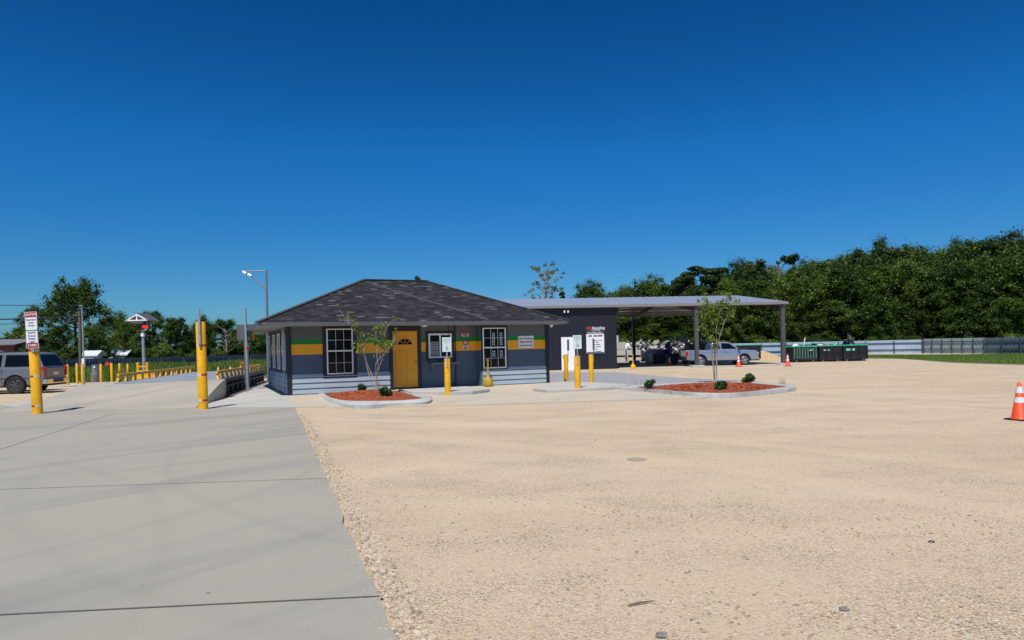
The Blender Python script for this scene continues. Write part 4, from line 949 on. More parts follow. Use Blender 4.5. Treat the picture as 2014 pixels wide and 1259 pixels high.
# ------------------------------------------------------------------ weighbridge
sd = Vector((-0.225, 0.974)).normalized(); sn = Vector((sd.y, -sd.x))
def SW(a, s_): p = Vector((-10.85, 25.7))-sn*s_+sd*a; return p.x, p.y      # a along, s_ to the left of right edge
SL = 12.4
e = empty('truck_scale', (*SW(0, 0), 0), label='raised truck scale deck with low yellow guard rails on both sides', cat='truck scale')
def loc(a, s_, z): x, y = SW(a, s_); o_ = SW(0, 0); return (x-o_[0], y-o_[1], z)
def obox(q, a0, a1, s0, s1, z0, z1, mi=0):
    vs = [loc(a, s_, z) for z in (z0, z1) for s_ in (s0, s1) for a in (a0, a1)]
    q.add(vs, [(0, 2, 3, 1), (4, 5, 7, 6), (0, 1, 5, 4), (2, 6, 7, 3), (0, 4, 6, 2), (1, 3, 7, 5)], mi)
q = MB(); obox(q, 0, SL, .12, 3.75, .47, .635); q.build('deck', 'deck', e)
q = MB()
for a in np.arange(1.5, SL, 2.6): obox(q, a-.02, a+.02, .12, 3.75, .636, .641)
q.build('deck_seam', 'darksteel', e)
q = MB(); obox(q, 0, SL, .10, .16, .02, .47); obox(q, .0, SL, .0, .12, .50, .60)
for a in np.arange(.5, SL, 1.2): obox(q, a, a+.08, .02, .1, .05, .5)
q.build('side_beam', 'blackplastic', e)
q = MB(); q.tube(loc(0, .02, .36), loc(SL, .02, .36), .05, n=8); q.build('side_pipe', 'darksteel', e)
q = MB(); obox(q, -.35, 0, .0, 3.9, -.05, .56)
q.build('end_wall', 'kerb', e)
def rail(s0, a0, a1, lean):
    q = MB(); zr = .635+.26; q.bar(loc(a0-.1, s0, zr), loc(a1, s0, zr), .09, .11); t = q.build('guard_rail', 'orange_rail', e, bevel=.012)
    a = a0
    while a < a1:
        q = MB(); x0 = .085; vs = []
        for z, wd in ((.636, .11), (zr-.05, .05)):
            for da, ds in ((-wd, -.05), (wd, -.05), (wd, .05), (-wd, .05)): vs.append(loc(a+da, s0+ds+(0 if z > .7 else lean), z))
        q.add(vs, [(0, 3, 2, 1), (4, 5, 6, 7), (0, 1, 5, 4), (1, 2, 6, 5), (2, 3, 7, 6), (3, 0, 4, 7)]); q.build('rail_post', 'orange_rail', t); a += .95
rail(.28, .15, SL-.1, -.05); rail(3.65, .2, SL-.1, .05)
q = MB()                                              # retaining kerb alongside the pit
q.add([loc(a, s_, z) for a in (-.4, SL) for s_, z in ((-.55, 0), (-.55, .035), (-.42, .035), (-.42, 0))], [(0, 1, 2, 3), (7, 6, 5, 4), (0, 4, 5, 1), (1, 5, 6, 2), (2, 6, 7, 3)])
q.build('pit_kerb', 'kerb', e)
q = MB(); q.add([loc(-.35, -.42, .012), loc(SL, -.42, .012), loc(SL, .1, .012), loc(-.35, .1, .012)], [(0, 1, 2, 3)]); q.build('pit_floor', 'joint', e)
# yellow framed bumper box by the scale
p = D(284, 752, 37.0); z = gz(37)
e = empty('steel_barrier', (p.x, p.y, z), label='yellow steel barrier box with two upright posts beside the signal mast', cat='barrier')
zt = CH+37*ray(284, 713)[1]-z; zbx = CH+37*ray(284, 729)[1]-z
q = MB(); q.box(-.28, -.3, .15, .62, .3, zbx); q.build('box', 'yellow', e, bevel=.03)
for x in (-.32, .18):
    q = MB(); q.lathe([(.07, 0), (.07, zt-.03), (.04, zt)], c=(x, -.02, 0), n=10); q.build('post', 'yellow', e, smooth=True)
q = MB(); q.tube((-.32, -.03, zbx+.22), (.18, -.03, zbx+.22), .03, n=6); q.build('crossbar', 'yellow', e)
# signal mast + gabled structure above it
p = D(284, 740, 40.0); z = gz(40); Z_ = lambda py: CH+40*ray(284, py)[1]-z
e = empty('signal_mast', (p.x, p.y, z), label='grey mast with a lit red signal lamp, rising beyond the yellow barrier box', cat='signal')
q = MB(); q.tube((0, 0, 0), (-.04, 0, Z_(640)), .1, .07, 12); q.build('pole', 'galv', e, smooth=True)
q = MB(); q.box(-.13, -.14, Z_(648), .1, .1, Z_(640)+.2); q.build('lamp_housing', 'blackplastic', e, bevel=.01)
q = MB(); q.box(.02, -.17, Z_(645.5), .24, .03, Z_(640)); q.build('signal_lamp', 'lampred', e)
q = MB(); q.box(.05, -.05, Z_(650), .18, .05, Z_(646)); q.box(-.1, -.12, Z_(662), .06, .04, Z_(656)); q.build('camera', 'white', e, bevel=.01)
q = MB()                                              # little gable roof on the mast
zb_, zt_ = Z_(632)+.05, Z_(615.5); hw = .68
def gable(q, y0, y1, w, zb, zt, t, mi):
    q.prism([(-w, zb), (0, zt), (w, zb), (w-t*1.9, zb), (0, zt-t*1.2), (-w+t*1.9, zb)], y0, y1, mi, T=Matrix(((1, 0, 0, -.15), (0, 0, 1, 0), (0, 1, 0, 0), (0, 0, 0, 1))))
gable(q, -.4, .9, hw, zb_, zt_, .05, 0); gable(q, -.43, -.4, hw-.04, zb_, zt_-.06, .07, 1); q.box(-.15-hw+.05, -.43, zb_-.04, -.15+hw-.05, -.40, zb_+.03, 1); q.box(-.19, -.42, zb_, -.11, -.4, zt_-.1, 1)
gq = q.build('gable_roof', ['fascia', 'white'], e)
q = MB(); q.box(-.2, -.2, Z_(640)+.18, -.1, -.1, zb_); q.box(-.5, -.32, zb_-.18, .1, .4, zb_-.1); q.build('roof_bracket', 'galvd', e)
# pole with the sign board seen from behind
p = P(488, 770.5, .03); s = F/p.y; Z_ = lambda py: (770.5-py)/s
e = empty('sign_pole', p, label='galvanised pole with a plain dark board high on its back, left of the office', cat='sign'); e.rotation_euler.y = R(-.8)
q = MB(); q.box(-.035, -.035, 0, .035, .035, Z_(606)); q.build('pole', 'galv', e)
q = MB(); q.box(-.12, -.12, 0, .12, .12, .02); q.build('base_plate', 'galvd', e)
q = MB(); q.box(-.38, .04, Z_(668.5), .22, .09, Z_(638)); q.build('board', 'fascia', e, bevel=.01)
q = MB(); q.box(-.04, -.04, Z_(688), .04, .04, Z_(683)); q.build('reflective_band', 'cone', e)
# camera mast behind the office corner
p = D(528, 760, 34.0); Zc = lambda py, px=526: CH+34*ray(px, py)[1]-.1; Xc = lambda px, py: 34*ray(px, py)[0]-p.x
e = empty('camera_mast', (p.x, 34.0, .1), label='tall thin mast with triangular arm and cameras behind the left office eave', cat='mast')
q = MB(); q.tube((0, 0, 0), (Xc(524.5, 575), 0, Zc(575)), .065, .055, 10); q.tube((Xc(524.5, 575), 0, Zc(575)), (Xc(523.5, 531.5), 0, Zc(531.5)), .05, .045, 10); q.build('pole', 'galvd', e, smooth=True)
q = MB(); q.tube((Xc(524, 532), 0, Zc(532.5)), (Xc(482, 532), 0, Zc(532.5)), .03, n=8); q.path([(Xc(524, 572), 0, Zc(572)), (Xc(519, 566), 0, Zc(566)), (Xc(484, 533), 0, Zc(533))], [.05, .045, .035], 8); q.build('arm', 'galvd', e, smooth=True)
for px, py in ((481, 535.5), (491, 540.5)):
    q = MB(); T = Matrix.Translation((Xc(px, py), 0, Zc(py))) @ Matrix.Rotation(R(-60), 4, 'Y'); q.lathe([(.03, -.11), (.07, -.10), (.07, .08), (.04, .12)], T=T, n=12); c_ = q.build('camera', 'white', e, smooth=True)
    q = MB(); q.lathe([(.05, -.12), (.05, -.112)], T=T, n=12); q.build('lens', 'black', c_)

# ------------------------------------------------------------------ cigarette receptacles (yellow, bell shaped)
def receptacle(p, hh, label, m):
    e = empty('ash_receptacle', p, label=label, cat='ashtray')
    q = MB(); q.lathe([(.185, 0), (.19, .02), (.185, .22*hh), (.15, .26*hh), (.07, .33*hh), (.045, .40*hh)], n=20); q.build('base', m, e, smooth=True)
    q = MB(); q.lathe([(.045, .40*hh), (.034, .6*hh), (.034, .93*hh), (.045, .95*hh), (.045, .99*hh), (.02, hh)], n=16); q.build('neck', m, e, smooth=True)
    q = MB(); q.tube((-.06, 0, .95*hh), (.06, 0, .95*hh), .02, n=8); q.build('cap_hole', 'blackplastic', e)
uu = hp(952.5)[0]; pp = HA+hu*uu+hv*(-.32)
receptacle((pp.x, pp.y, .125), 1.02, 'dull yellow bell-based ashtray pole under the small office window', 'yellow_old_shaded')

# ------------------------------------------------------------------ traffic cones
cone0 = None
def cone(p, h, label):
    global cone0
    if cone0 is None:
        e = empty('traffic_cone', (0, 0, 0)); k = .71
        rr_ = lambda z: .145-(.145-.028)*(z/.71)
        q = MB(); q.prism(rrect(-.19, .19, -.19, .19, .04), 0, .028); q.build('base', 'blackplastic', e, bevel=.006)
        q = MB(); q.lathe([(.145+.01, .028), (rr_(.05), .05), (rr_(.70), .70), (.018, .71), (.012, .68)], n=28); q.build('body', 'cone', e, smooth=True)
        for z0, z1 in ((.33, .43), (.51, .63)):
            q = MB(); q.lathe([(rr_(z0)+.002, z0), (rr_(z1)+.002, z1)], n=28); q.f = q.f[:-2]; q.m = q.m[:-2]; q.build('reflective_collar', 'conewhite', e, smooth=True)
        cone0 = e
    else: e = copy_tree(cone0)
    e.location = p; e.scale = (h/.71,)*3; tag(e, label, 'traffic cone', 'orange traffic cones'); return e
c_ = cone(P(2006, 826, -.03), .71, 'large orange cone cut by the right edge of the photo'); 
p = c_.location; sc_ = (826-752)/(F/p.y)/.71; c_.scale = (sc_,)*3; c_.rotation_euler.z = R(20)
cone(G(1453, 721.5), .80, 'orange cone in front of the silver pickup door')
cone(G(1549.5, 720.5), .82, 'orange cone beside the right canopy post')
cone(G(1317, 719.5), .70, 'orange cone in the shade under the canopy beside the dark tank')
for i, (px, top) in enumerate([(429, 720.8), (453, 720), (473, 718.5), (492, 718.5), (508, 717)]):
    Yd = 50.0; z = gz(Yd); pt = D(px, top, Yd); names = ['leftmost', 'second from the left', 'middle', 'second from the right', 'rightmost']
    cone((pt.x, pt.y, z), pt.z-z, 'orange cone beyond the right scale rail, %s of that row of five' % names[i])
for px, top, lb_ in [(341, 724.6, 'orange cone behind the left scale rail, nearest the barrier box'), (365, 729.5, 'short orange cone behind the middle of the left scale rail'), (375.5, 723.8, 'orange cone behind the left scale rail, next to the tall bollard')]:
    Yd = 48.0; z = gz(Yd); pt = D(px, top, Yd); cone((pt.x, pt.y, z), pt.z-z, lb_)
pt = D(534.5, 714.5, 65); cone((pt.x, 65, gz(65)), pt.z-gz(65), 'cone seen between the two porch posts at the end of the scale')

# ------------------------------------------------------------------ vehicles
def arch(cx, r, z0, n=9):                     # points of a wheel arch from rear to front
    return [(cx-r*math.cos(math.pi*i/n), z0+r*math.sin(math.pi*i/n)) for i in range(n+1)]
def vehicle(name, label, cat, loc_, rz, low, green, hw, wins, wheels, wr, paint, rimm, scale=1.0):
    e = empty(name, loc_, rz, label=label, cat=cat); e.scale = (scale,)*3
    belt = max(z for x, z in low if True)
    def wlow(z): return hw*(.955+.045*math.sin(math.pi*min(1, max(0, (z-.3)/(1.0)))))
    ztop = max(z for x, z in green); zbl = min(z for x, z in green)
    def wg(z): return hw*.94-(z-zbl)/(ztop-zbl)*hw*.22
    def shell(q, pts, wf):
        n = len(pts); q.add([(x, wf(z), z) for x, z in pts]+[(x, -wf(z), z) for x, z in pts], [tuple(range(n)), tuple(range(2*n-1, n-1, -1))]+[(i, n+i, n+(i+1) % n, (i+1) % n) for i in range(n)])
    q = MB(); shell(q, low, wlow); bd_ = q.build('body', paint, e, bevel=.035)
    q = MB(); shell(q, green, wg); q.build('cabin', paint, e, bevel=.03)
    for pts in wins:
        if pts[0] == 'side':
            for sd_ in (1, -1):
                q = MB(); pp_ = pts[1]; n = len(pp_)
                q.add([(x, sd_*(wg(z)+.007), z) for x, z in pp_]+[(x, sd_*(wg(z)-.03), z) for x, z in pp_], [tuple(range(n)), tuple(range(2*n-1, n-1, -1))]+[(i, n+i, n+(i+1) % n, (i+1) % n) for i in range(n)])
                q.build('side_window', 'glass', e)
        else:                                  # front/rear pane between two profile points
            (x0, z0), (x1, z1) = pts[1]; nx, nz = (z1-z0), -(x1-x0); l_ = math.hypot(nx, nz); sg_ = pts[2]; nx, nz = sg_*nx/l_*.008, sg_*nz/l_*.008
            q = MB(); a = [(x0+nx, wg(z0)-.08, z0+nz), (x0+nx, -wg(z0)+.08, z0+nz), (x1+nx, -wg(z1)+.08, z1+nz), (x1+nx, wg(z1)-.08, z1+nz)]
            q.add(a+[(x-nx*3, y, z-nz*3) for x, y, z in a], [(0, 1, 2, 3), (7, 6, 5, 4), (0, 4, 5, 1), (1, 5, 6, 2), (2, 6, 7, 3), (3, 7, 4, 0)]); q.build('windscreen' if sg_ > 0 else 'rear_window', 'glass', e)
    for cx in wheels:
        for sd_ in (1, -1):
            T = Matrix.Translation((cx, sd_*(hw-.14), wr)) @ Matrix.Rotation(R(90), 4, 'X')
            q = MB(); q.lathe([(wr*.62, -.12), (wr*.93, -.125), (wr, -.08), (wr, .08), (wr*.93, .125), (wr*.62, .12)], T=T, n=28); wh = q.build('wheel', 'tyre', e, smooth=True)
            q = MB(); so_ = -sd_
            q.lathe([(wr*.66, .124*so_), (wr*.62, .134*so_), (wr*.56, .10*so_), (wr*.55, .06*so_)] if so_ > 0 else [(wr*.55, .06*so_), (wr*.56, .10*so_), (wr*.62, .134*so_), (wr*.66, .124*so_)], T=T, n=28); q.f = q.f[:-2]; q.m = q.m[:-2]
            for k in range(6):
                a = R(60*k+8); q.bar(T @ Vector((.03*math.cos(a), .03*math.sin(a), .125*so_)), T @ Vector((wr*.6*math.cos(a), wr*.6*math.sin(a), .115*so_)), .022, wr*.17, up=(math.sin(a)*1, 0, math.cos(a)))
            q.lathe([(wr*.14, .10*so_), (wr*.14, .14*so_)], T=T, n=12); q.build('rim', rimm, wh)
    q = MB(); q.box(min(wheels)-.75, -hw*.80, .32, max(wheels)+.55, hw*.80, .60); 
    for cx in wheels: q.tube((cx, -hw*.8, wr), (cx, hw*.8, wr), .06, n=8)
    q.build('chassis', 'blackplastic', e)
    return e, wlow, wg
def suv(label, loc_, rz, rim='darkrim'):
    low = [(.06, .42), (.55, .40)]+arch(1.25, .50, .40)+[(2.0, .36), (3.9, .36)]+arch(4.55, .50, .40)+[(5.25, .38), (5.6, .46), (5.66, .70), (5.62, 1.02), (5.3, 1.12), (4.3, 1.20), (2.4, 1.21), (.04, 1.21), (.0, .9)]
    green = [(.03, 1.20), (.36, 1.87), (.8, 1.93), (3.2, 1.93), (3.55, 1.87), (4.35, 1.19)]
    side_ = [('side', [(.26, 1.27), (.50, 1.80), (1.72, 1.82), (1.72, 1.27)]), ('side', [(1.88, 1.27), (1.88, 1.82), (2.78, 1.82), (2.84, 1.27)]), ('side', [(2.98, 1.27), (2.93, 1.82), (3.42, 1.80), (3.95, 1.27)]),
             ('pane', [(.0645, 1.27), (.3255, 1.80)], -1), ('pane', [(4.22, 1.28), (3.62, 1.80)], 1)]
    e, wl_, wg_ = vehicle('suv', label, 'SUV', loc_, rz, low, green, 1.0, side_, (1.25, 4.55), .42, 'silver', rim)
    q = MB(); q.box(-.13, -.96, .45, .10, .96, .68); q.build('rear_bumper', 'chrome', e, bevel=.03)
    q = MB(); q.box(-.145, -.42, .5, -.13, .42, .66); q.box(-.08, -.8, .36, .1, .8, .45); q.build('bumper_step', 'blackplastic', e)
    for y in (.90, -.90):
        q = MB(); q.box(-.03, y-.075, .80, .16, y+.075, 1.24); q.build('tail_light', 'taillight', e, bevel=.01)
    q = MB(); q.box(-.012, -.75, .75, .05, .75, 1.18); t = q.build('tailgate', 'silver', e, bevel=.02)
    q = MB(); q.box(-.022, -.2, .86, -.01, .2, .99); q.build('licence_plate', 'signwhite', t)
    q = MB()
    for y in (.66, -.66): q.bar((.7, y, 1.97), (3.1, y, 1.97), .04, .03)
    q.build('roof_rack', 'blackplastic', e)
    q = MB()
    for y in (1.0, -1.0): q.box(4.0, min(y, y*1.2), 1.15, 4.15, max(y, y*1.2), 1.33)
    q.build('mirror', 'blackplastic', e)
    q = MB()
    for sd_ in (1, -1):
        for x in (1.82, 2.9, 3.98): q.box(x-.006, sd_*.999-.004, .5, x+.006, sd_*.999+.004, 1.17)
        q.box(.65, sd_*1.0-.008, .70, 5.1, sd_*1.0+.008, .745)
    q.build('door_gap', 'blackplastic', e)
    for y in (.72, -.72):
        q = MB(); q.box(5.5, y-.2, .78, 5.68, y+.2, .98); q.build('headlight', 'chrome', e, bevel=.02)
    q = MB(); q.box(5.62, -.5, .6, 5.69, .5, .98); q.build('grille', 'blackplastic', e)
    return e
# near SUV: rear wheel at photo (33,774) ; heading left and slightly away
hd = Vector((-.99, -.10)).normalized(); rz = math.atan2(hd.y, hd.x)
wp = P(33, 774.5, -.05); nrm = Vector((-hd.y, hd.x))          # left side of the vehicle
wy = Vector((wp.x, wp.y)); side_n = Vector((hd.y, -hd.x)) ; side_n = side_n if side_n.y < 0 else -side_n
org = wy-side_n*.86*1.0-hd*1.25
suv('silver SUV with dark windows and black wheels, cut by the left edge of the photo', (org.x, org.y, gz(wy.y)-.015), rz)
org2 = Vector((-23.75, 35.2)); e2 = suv('second silver SUV, only its tail showing behind the nearer one', (org2.x, org2.y, gz(org2.y)), rz); e2.scale = (.98, .98, .78)

def pickup(label, loc_, rz, scale):
    low = [(.10, .50), (.50, .44)]+arch(1.15, .48, .44)+[(1.8, .42), (3.7, .42)]+arch(4.50, .48, .44)+[(5.2, .40), (5.50, .46), (5.58, .75), (5.54, 1.05), (5.35, 1.14), (4.1, 1.22), (2.0, 1.22), (.06, 1.24), (.04, .9)]
    green = [(2.0, 1.21), (2.06, 1.70), (2.25, 1.82), (3.2, 1.83), (3.50, 1.77), (4.25, 1.20)]
    wins = [('side', [(2.16, 1.28), (2.20, 1.68), (2.62, 1.72), (2.66, 1.28)]), ('side', [(2.80, 1.28), (2.78, 1.73), (3.38, 1.71), (3.95, 1.28)]), ('pane', [(4.14, 1.27), (3.56, 1.71)], 1), ('pane', [(2.005, 1.28), (2.05, 1.64)], -1)]
    e, wl_, wg_ = vehicle('pickup_truck', label, 'pickup truck', loc_, rz, low, green, 1.0, wins, (1.15, 4.50), .40, 'silver2', 'rimgrey', scale)
    q = MB(); q.box(.16, -.86, 1.225, 1.92, .86, 1.255); q.build('bed_liner', 'blackplastic', e)
    q = MB(); q.box(-.10, -.95, .48, .10, .95, .68); q.build('rear_bumper', 'darksteel', e, bevel=.03)
    q = MB(); q.box(5.48, -.93, .46, 5.64, .93, .68); q.build('front_bumper', 'chrome', e, bevel=.03)
    for y in (.91, -.91):
        q = MB(); q.box(.0, y-.085, .82, .2, y+.085, 1.14); q.build('tail_light', 'taillight', e, bevel=.01)
        q = MB(); q.box(5.4, y-.13, .80, 5.6, y+.08, 1.02); q.build('headlight', 'chrome', e, bevel=.02)
    q = MB(); q.box(5.55, -.65, .70, 5.61, .65, 1.04); q.build('grille', 'blackplastic', e)
    q = MB()
    for sd_ in (1, -1):
        for x in (1.98, 2.72, 3.98): q.box(x-.007, sd_*.995-.006, .52, x+.007, sd_*.995+.004, 1.18)
        for x in (2.2, 2.95): q.box(x, sd_*1.0-.01, 1.03, x+.2, sd_*1.0+.012, 1.06)
    q.build('door_gap', 'blackplastic', e)
    q = MB()
    for sd_ in (1, -1): q.box(4.0, sd_*1.08-.12, 1.2, 4.16, sd_*1.08+.12, 1.4)
    q.build('mirror', 'blackplastic', e)
    for cx in (1.15, 4.5):
        q = MB()
        for sd_ in (1, -1):
            pts = arch(cx, .505, .44, 14)
            for i in range(14): q.bar((pts[i][0], sd_*.995, pts[i][1]), (pts[i+1][0], sd_*.995, pts[i+1][1]), .03, .03, up=(0, 1, 0))
        q.build('wheel_arch_trim', 'silver2', e)
    q = MB(); q.box(.03, -.7, .75, .06, .7, 1.2); t = q.build('tailgate', 'silver2', e, bevel=.01)
    return e
pt = G(1352, 721.0); 
pickup('silver pickup truck parked under the open metal canopy, facing right', (pt.x-.1, pt.y+.95, gz(pt.y)), 0, 0.99*((1497-1352)/F*pt.y)/5.6)

# ------------------------------------------------------------------ metal shed with open canopy
BT = R(5); bu = Vector((math.cos(BT), math.sin(BT))); bv = Vector((-math.sin(BT), math.cos(BT)))
ft = G(1371, 721.5); BO = Vector((ft.x, ft.y)); bz = ft.z
def bp_(px, py, v=0.0):
    k = (px-CXP)/F; O = BO+bv*v; u = (k*O.y-O.x)/(bu.x-k*bu.y); Y = O.y+u*bu.y
    return u, CH+Y*ray(px, py)[1]-bz
shed = empty('metal_shed', (BO.x, BO.y, bz), BT, label='navy metal shed whose pale roof carries on rightward as an open canopy on grey posts', cat='shed')
ue = bp_(1540, 600)[0]; uw = bp_(1213, 600)[0]; ul = -19.5; he = bp_(1371, 597)[1]; hr = he+1.12; vr, vb = 8.6, 17.2
q = MB(); d = .28
q.add([(ul-.2, -d, he), (ue+.35, -d, he), (ue+.35, vr, hr), (ul-.2, vr, hr), (ue+.35, vb+d, he), (ul-.2, vb+d, he)], [(0, 1, 2, 3), (3, 2, 4, 5)])
for a in np.arange(ul-.2, ue+.3, .62):
    q.bar((a, -d-.01, he+.012), (a, vr, hr+.012), .05, .03); q.bar((a, vr, hr+.012), (a, vb+d, he+.012), .05, .03)
q.build('roof', 'roofmetal', shed, recalc=False)
q = MB(); q.box(ul-.2, -d-.02, he-.17, ue+.35, -d+.02, he-.012); q.box(ul-.2, vb+d-.02, he-.17, ue+.35, vb+d+.02, he-.012)
for v0, v1 in ((-d, vr), (vb+d, vr)): q.bar((ue+.35, v0, he-.09), (ue+.35, v1, hr-.09), .03, .15)
q.build('eave_trim', 'purlin', shed)
q = MB()
for k in range(11):
    v = vb*k/10; z = he+(hr-he)*(1-abs(v-vr)/vr)-.09; q.box(uw, v-.03, z-.1, ue+.3, v+.03, z+.07)
q.build('purlin', 'purlin', shed)
for a in (uw+.12, 0, ue):
    for v in (0, vb):
        if v == 0 and a == uw+.12: continue
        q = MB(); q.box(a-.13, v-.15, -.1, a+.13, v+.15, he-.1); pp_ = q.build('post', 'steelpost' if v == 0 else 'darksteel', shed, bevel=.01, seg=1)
        if a != uw+.12 or v != 0:
            q = MB(); q.box(a-.45, v-.4, -.12, a+.45, v+.4, .12); q.build('footing', 'kerb', pp_, bevel=.02)
    q = MB(); q.bar((a, 0, he-.38), (a, vr, hr-.36), .16, .36); q.bar((a, vb, he-.38), (a, vr, hr-.36), .16, .36); q.build('rafter', 'darksteel', shed)
q = MB(); q.box(uw, vb-.05, he-.9, ue, vb+.05, he-.8)
q.build('girt', 'darksteel', shed)
q = MB()                                      # the closed part
q.add([(ul, 0, -.1), (uw, 0, -.1), (uw, 0, he-.1), (ul, 0, he-.1)], [(0, 1, 2, 3)]); q.add([(ul, vb*.55, -.1), (uw, vb*.55, -.1), (uw, vb*.55, he+.3), (ul, vb*.55, he+.3)], [(3, 2, 1, 0)])
q.add([(uw, 0, -.1), (uw, vb*.55, -.1), (uw, vb*.55, he+.3), (uw, vr, hr-.1), (uw, 0, he-.1)], [(0, 1, 2, 3, 4)]); q.add([(ul, 0, -.1), (ul, vb*.55, -.1), (ul, vb*.55, he+.3), (ul, vr, hr-.1), (ul, 0, he-.1)], [(4, 3, 2, 1, 0)])
for a in np.arange(ul, uw, .3): q.box(a-.02, -.025, -.1, a+.02, .001, he-.12)
q.build('wall', 'metalwall', shed, recalc=False)
ua, zt_ = bp_(1103.5, 663); ub, _ = bp_(1130, 725)
q = MB(); q.box(ua, -.06, .0, ub, -.03, zt_); dr = q.build('door', 'white', shed); q = MB(); q.lathe([(.03, 0), (.04, .06)], T=Matrix.Translation((ua+.12, -.06, 1.0)) @ Matrix.Rotation(R(90), 4, 'X'), n=8); q.build('handle', 'galvd', dr)
q = MB(); q.box(ua-.07, -.075, 0, ua, -.026, zt_+.07); q.box(ub, -.075, 0, ub+.07, -.026, zt_+.07); q.box(ua, -.075, zt_, ub, -.026, zt_+.07); q.build('door_frame', 'trim', dr)
a, z = bp_(1116, 604.5); q = MB(); q.box(a-.17, -.25, z-.06, a+.17, -.03, z+.1); q.build('floodlight', 'white', shed, bevel=.02)
a, z = bp_(1115, 613); q = MB(); q.box(a-.2, -.2, z-.08, a-.1, -.03, z+.08); q.box(a+.06, -.2, z-.08, a+.16, -.03, z+.08); q.build('security_light', 'white', shed)
# price board
ua, zt_ = bp_(1153, 641.5); ub, zb_ = bp_(1188, 694.5)
cpos = BO+bu*((ua+ub)/2)+bv*(-.05)
e = empty('price_board', (cpos.x, cpos.y, bz+(zt_+zb_)/2), BT, label='large black-topped white board of opening hours on the navy shed wall', cat='sign')
w, h = (ub-ua)/2, (zt_-zb_)/2; zs_ = h*.42
q = MB(); q.box(-w, -.01, -h, w, .01, zs_, 0); q.box(-w, -.012, zs_, w, .01, h, 1); q.box(-w+.02, -.013, -h+.01, w-.02, -.0101, -h+.09, 2); q.build('panel', ['signwhite', mat('board_header', (.04,.042,.05), .5), 'darkblue'], e)
q = MB(); q.box(-w*.96, -.0145, zs_+(h-zs_)*.60, -w*.16, -.0125, zs_+(h-zs_)*.83); q.build('red_word', 'red', e)
txt('Recycling', .26, 'signwhite', e, (w*.40, -.0145, zs_+(h-zs_)*.72), sx=.92); txt('C E N T E R', .13, 'signwhite', e, (0.05, -.0145, zs_+(h-zs_)*.44)); txt('Scrap Metals Buyer', .14, 'signwhite', e, (0, -.0145, zs_+(h-zs_)*.15))
for i, x in enumerate((-.55, .05, .6)): txt(['FREE', 'EASY', 'PROMPT'][i] if False else '', .1, 'black', e, (w*x, -.0125, zs_-.18)) if False else None
q = MB()
for x, ww in ((-.55, .2), (.02, .2), (.55, .26)): q.box(w*(x-ww), -.0125, zs_-.2, w*(x+ww), -.0105, zs_-.1)
for i, (x0_, x1_) in enumerate([(-.2, .35), (-.2, .55), (-.2, .65), (-.2, .30), (-.2, .65), (-.2, .28), (-.2, .30)]):
    z = zs_-.62-i*.165; q.box(w*x0_, -.0125, z, w*(x0_+.22), -.0105, z+.05); q.box(w*(x0_+.27), -.0125, z, w*x1_, -.0105, z+.05)
q.build('lettering', 'black', e)
txt('Office Hours', .13, 'red', e, (w*.22, -.0125, zs_-.47))

# concrete pad in front of the shed
pd = [BO+bu*ul+bv*(-1.8), BO+bu*(ue+.8)+bv*(-1.4), BO+bu*(ue+.8)+bv*6, BO+bu*ul+bv*6]
struct(sheet('shed_apron', [(p.x, p.y) for p in pd], 'apron_d', 0.008, lambda x, y: gz(y), 2.0))

# ------------------------------------------------------------------ under and behind the canopy
def stackblock(px, py0, py1, w, Y, label, d=1.0):
    a = D(px, py1, Y); c_ = D(px, py0, Y); q = MB(); h = c_.z-a.z
    q.box(-w/2, 0, 0, w/2, d, h); q.box(-w*.42, -.015, h*.08, w*.42, 0.0, h*.92)
    tag(q.build('concrete_block', 'block', loc=(a.x, Y, max(a.z, gz(Y))), bevel=.03), label, 'concrete block', 'pale cast blocks stacked beyond the canopy')
Yb = 71.0
def yb(py): return py
stackblock(1221, 673, 689, 1.0, Yb, 'pale concrete block on top of the stack against the shed corner')
stackblock(1221, 689, 704, 1.0, Yb, 'pale concrete block second from the top, against the shed corner'); stackblock(1221, 704, 719, 1.0, Yb, 'pale concrete block at ground level against the shed corner')
stackblock(1240, 688.5, 704, .72, Yb, 'upper pale block right behind the inner canopy post'); stackblock(1254, 688.5, 704, .68, Yb, 'upper pale block between inner post and dark tank')
stackblock(1241, 704, 719, .72, Yb, 'lower pale block behind the yellow ashtray under the canopy'); stackblock(1254, 704, 719, .68, Yb, 'lower pale block beside the gap left of the dark tank')
q = MB(); a = D(1214.5, 673, Yb); q.box(-.12, 0, 0, .12, .3, D(1214, 660, Yb).z-a.z); q.box(-.14, -.02, .3, -.02, .32, .5)
tag(q.build('upright_post', 'scrapw', loc=(a.x, Yb+.1, a.z+.01)), 'white upright post on the top block against the shed corner', 'post')
p = D(1238.5, 724.5, 50); receptacle((p.x, 48.6, gz(48.6)+.01), .98, 'bright yellow bell-based ashtray pole at the front of the canopy', 'yellow')
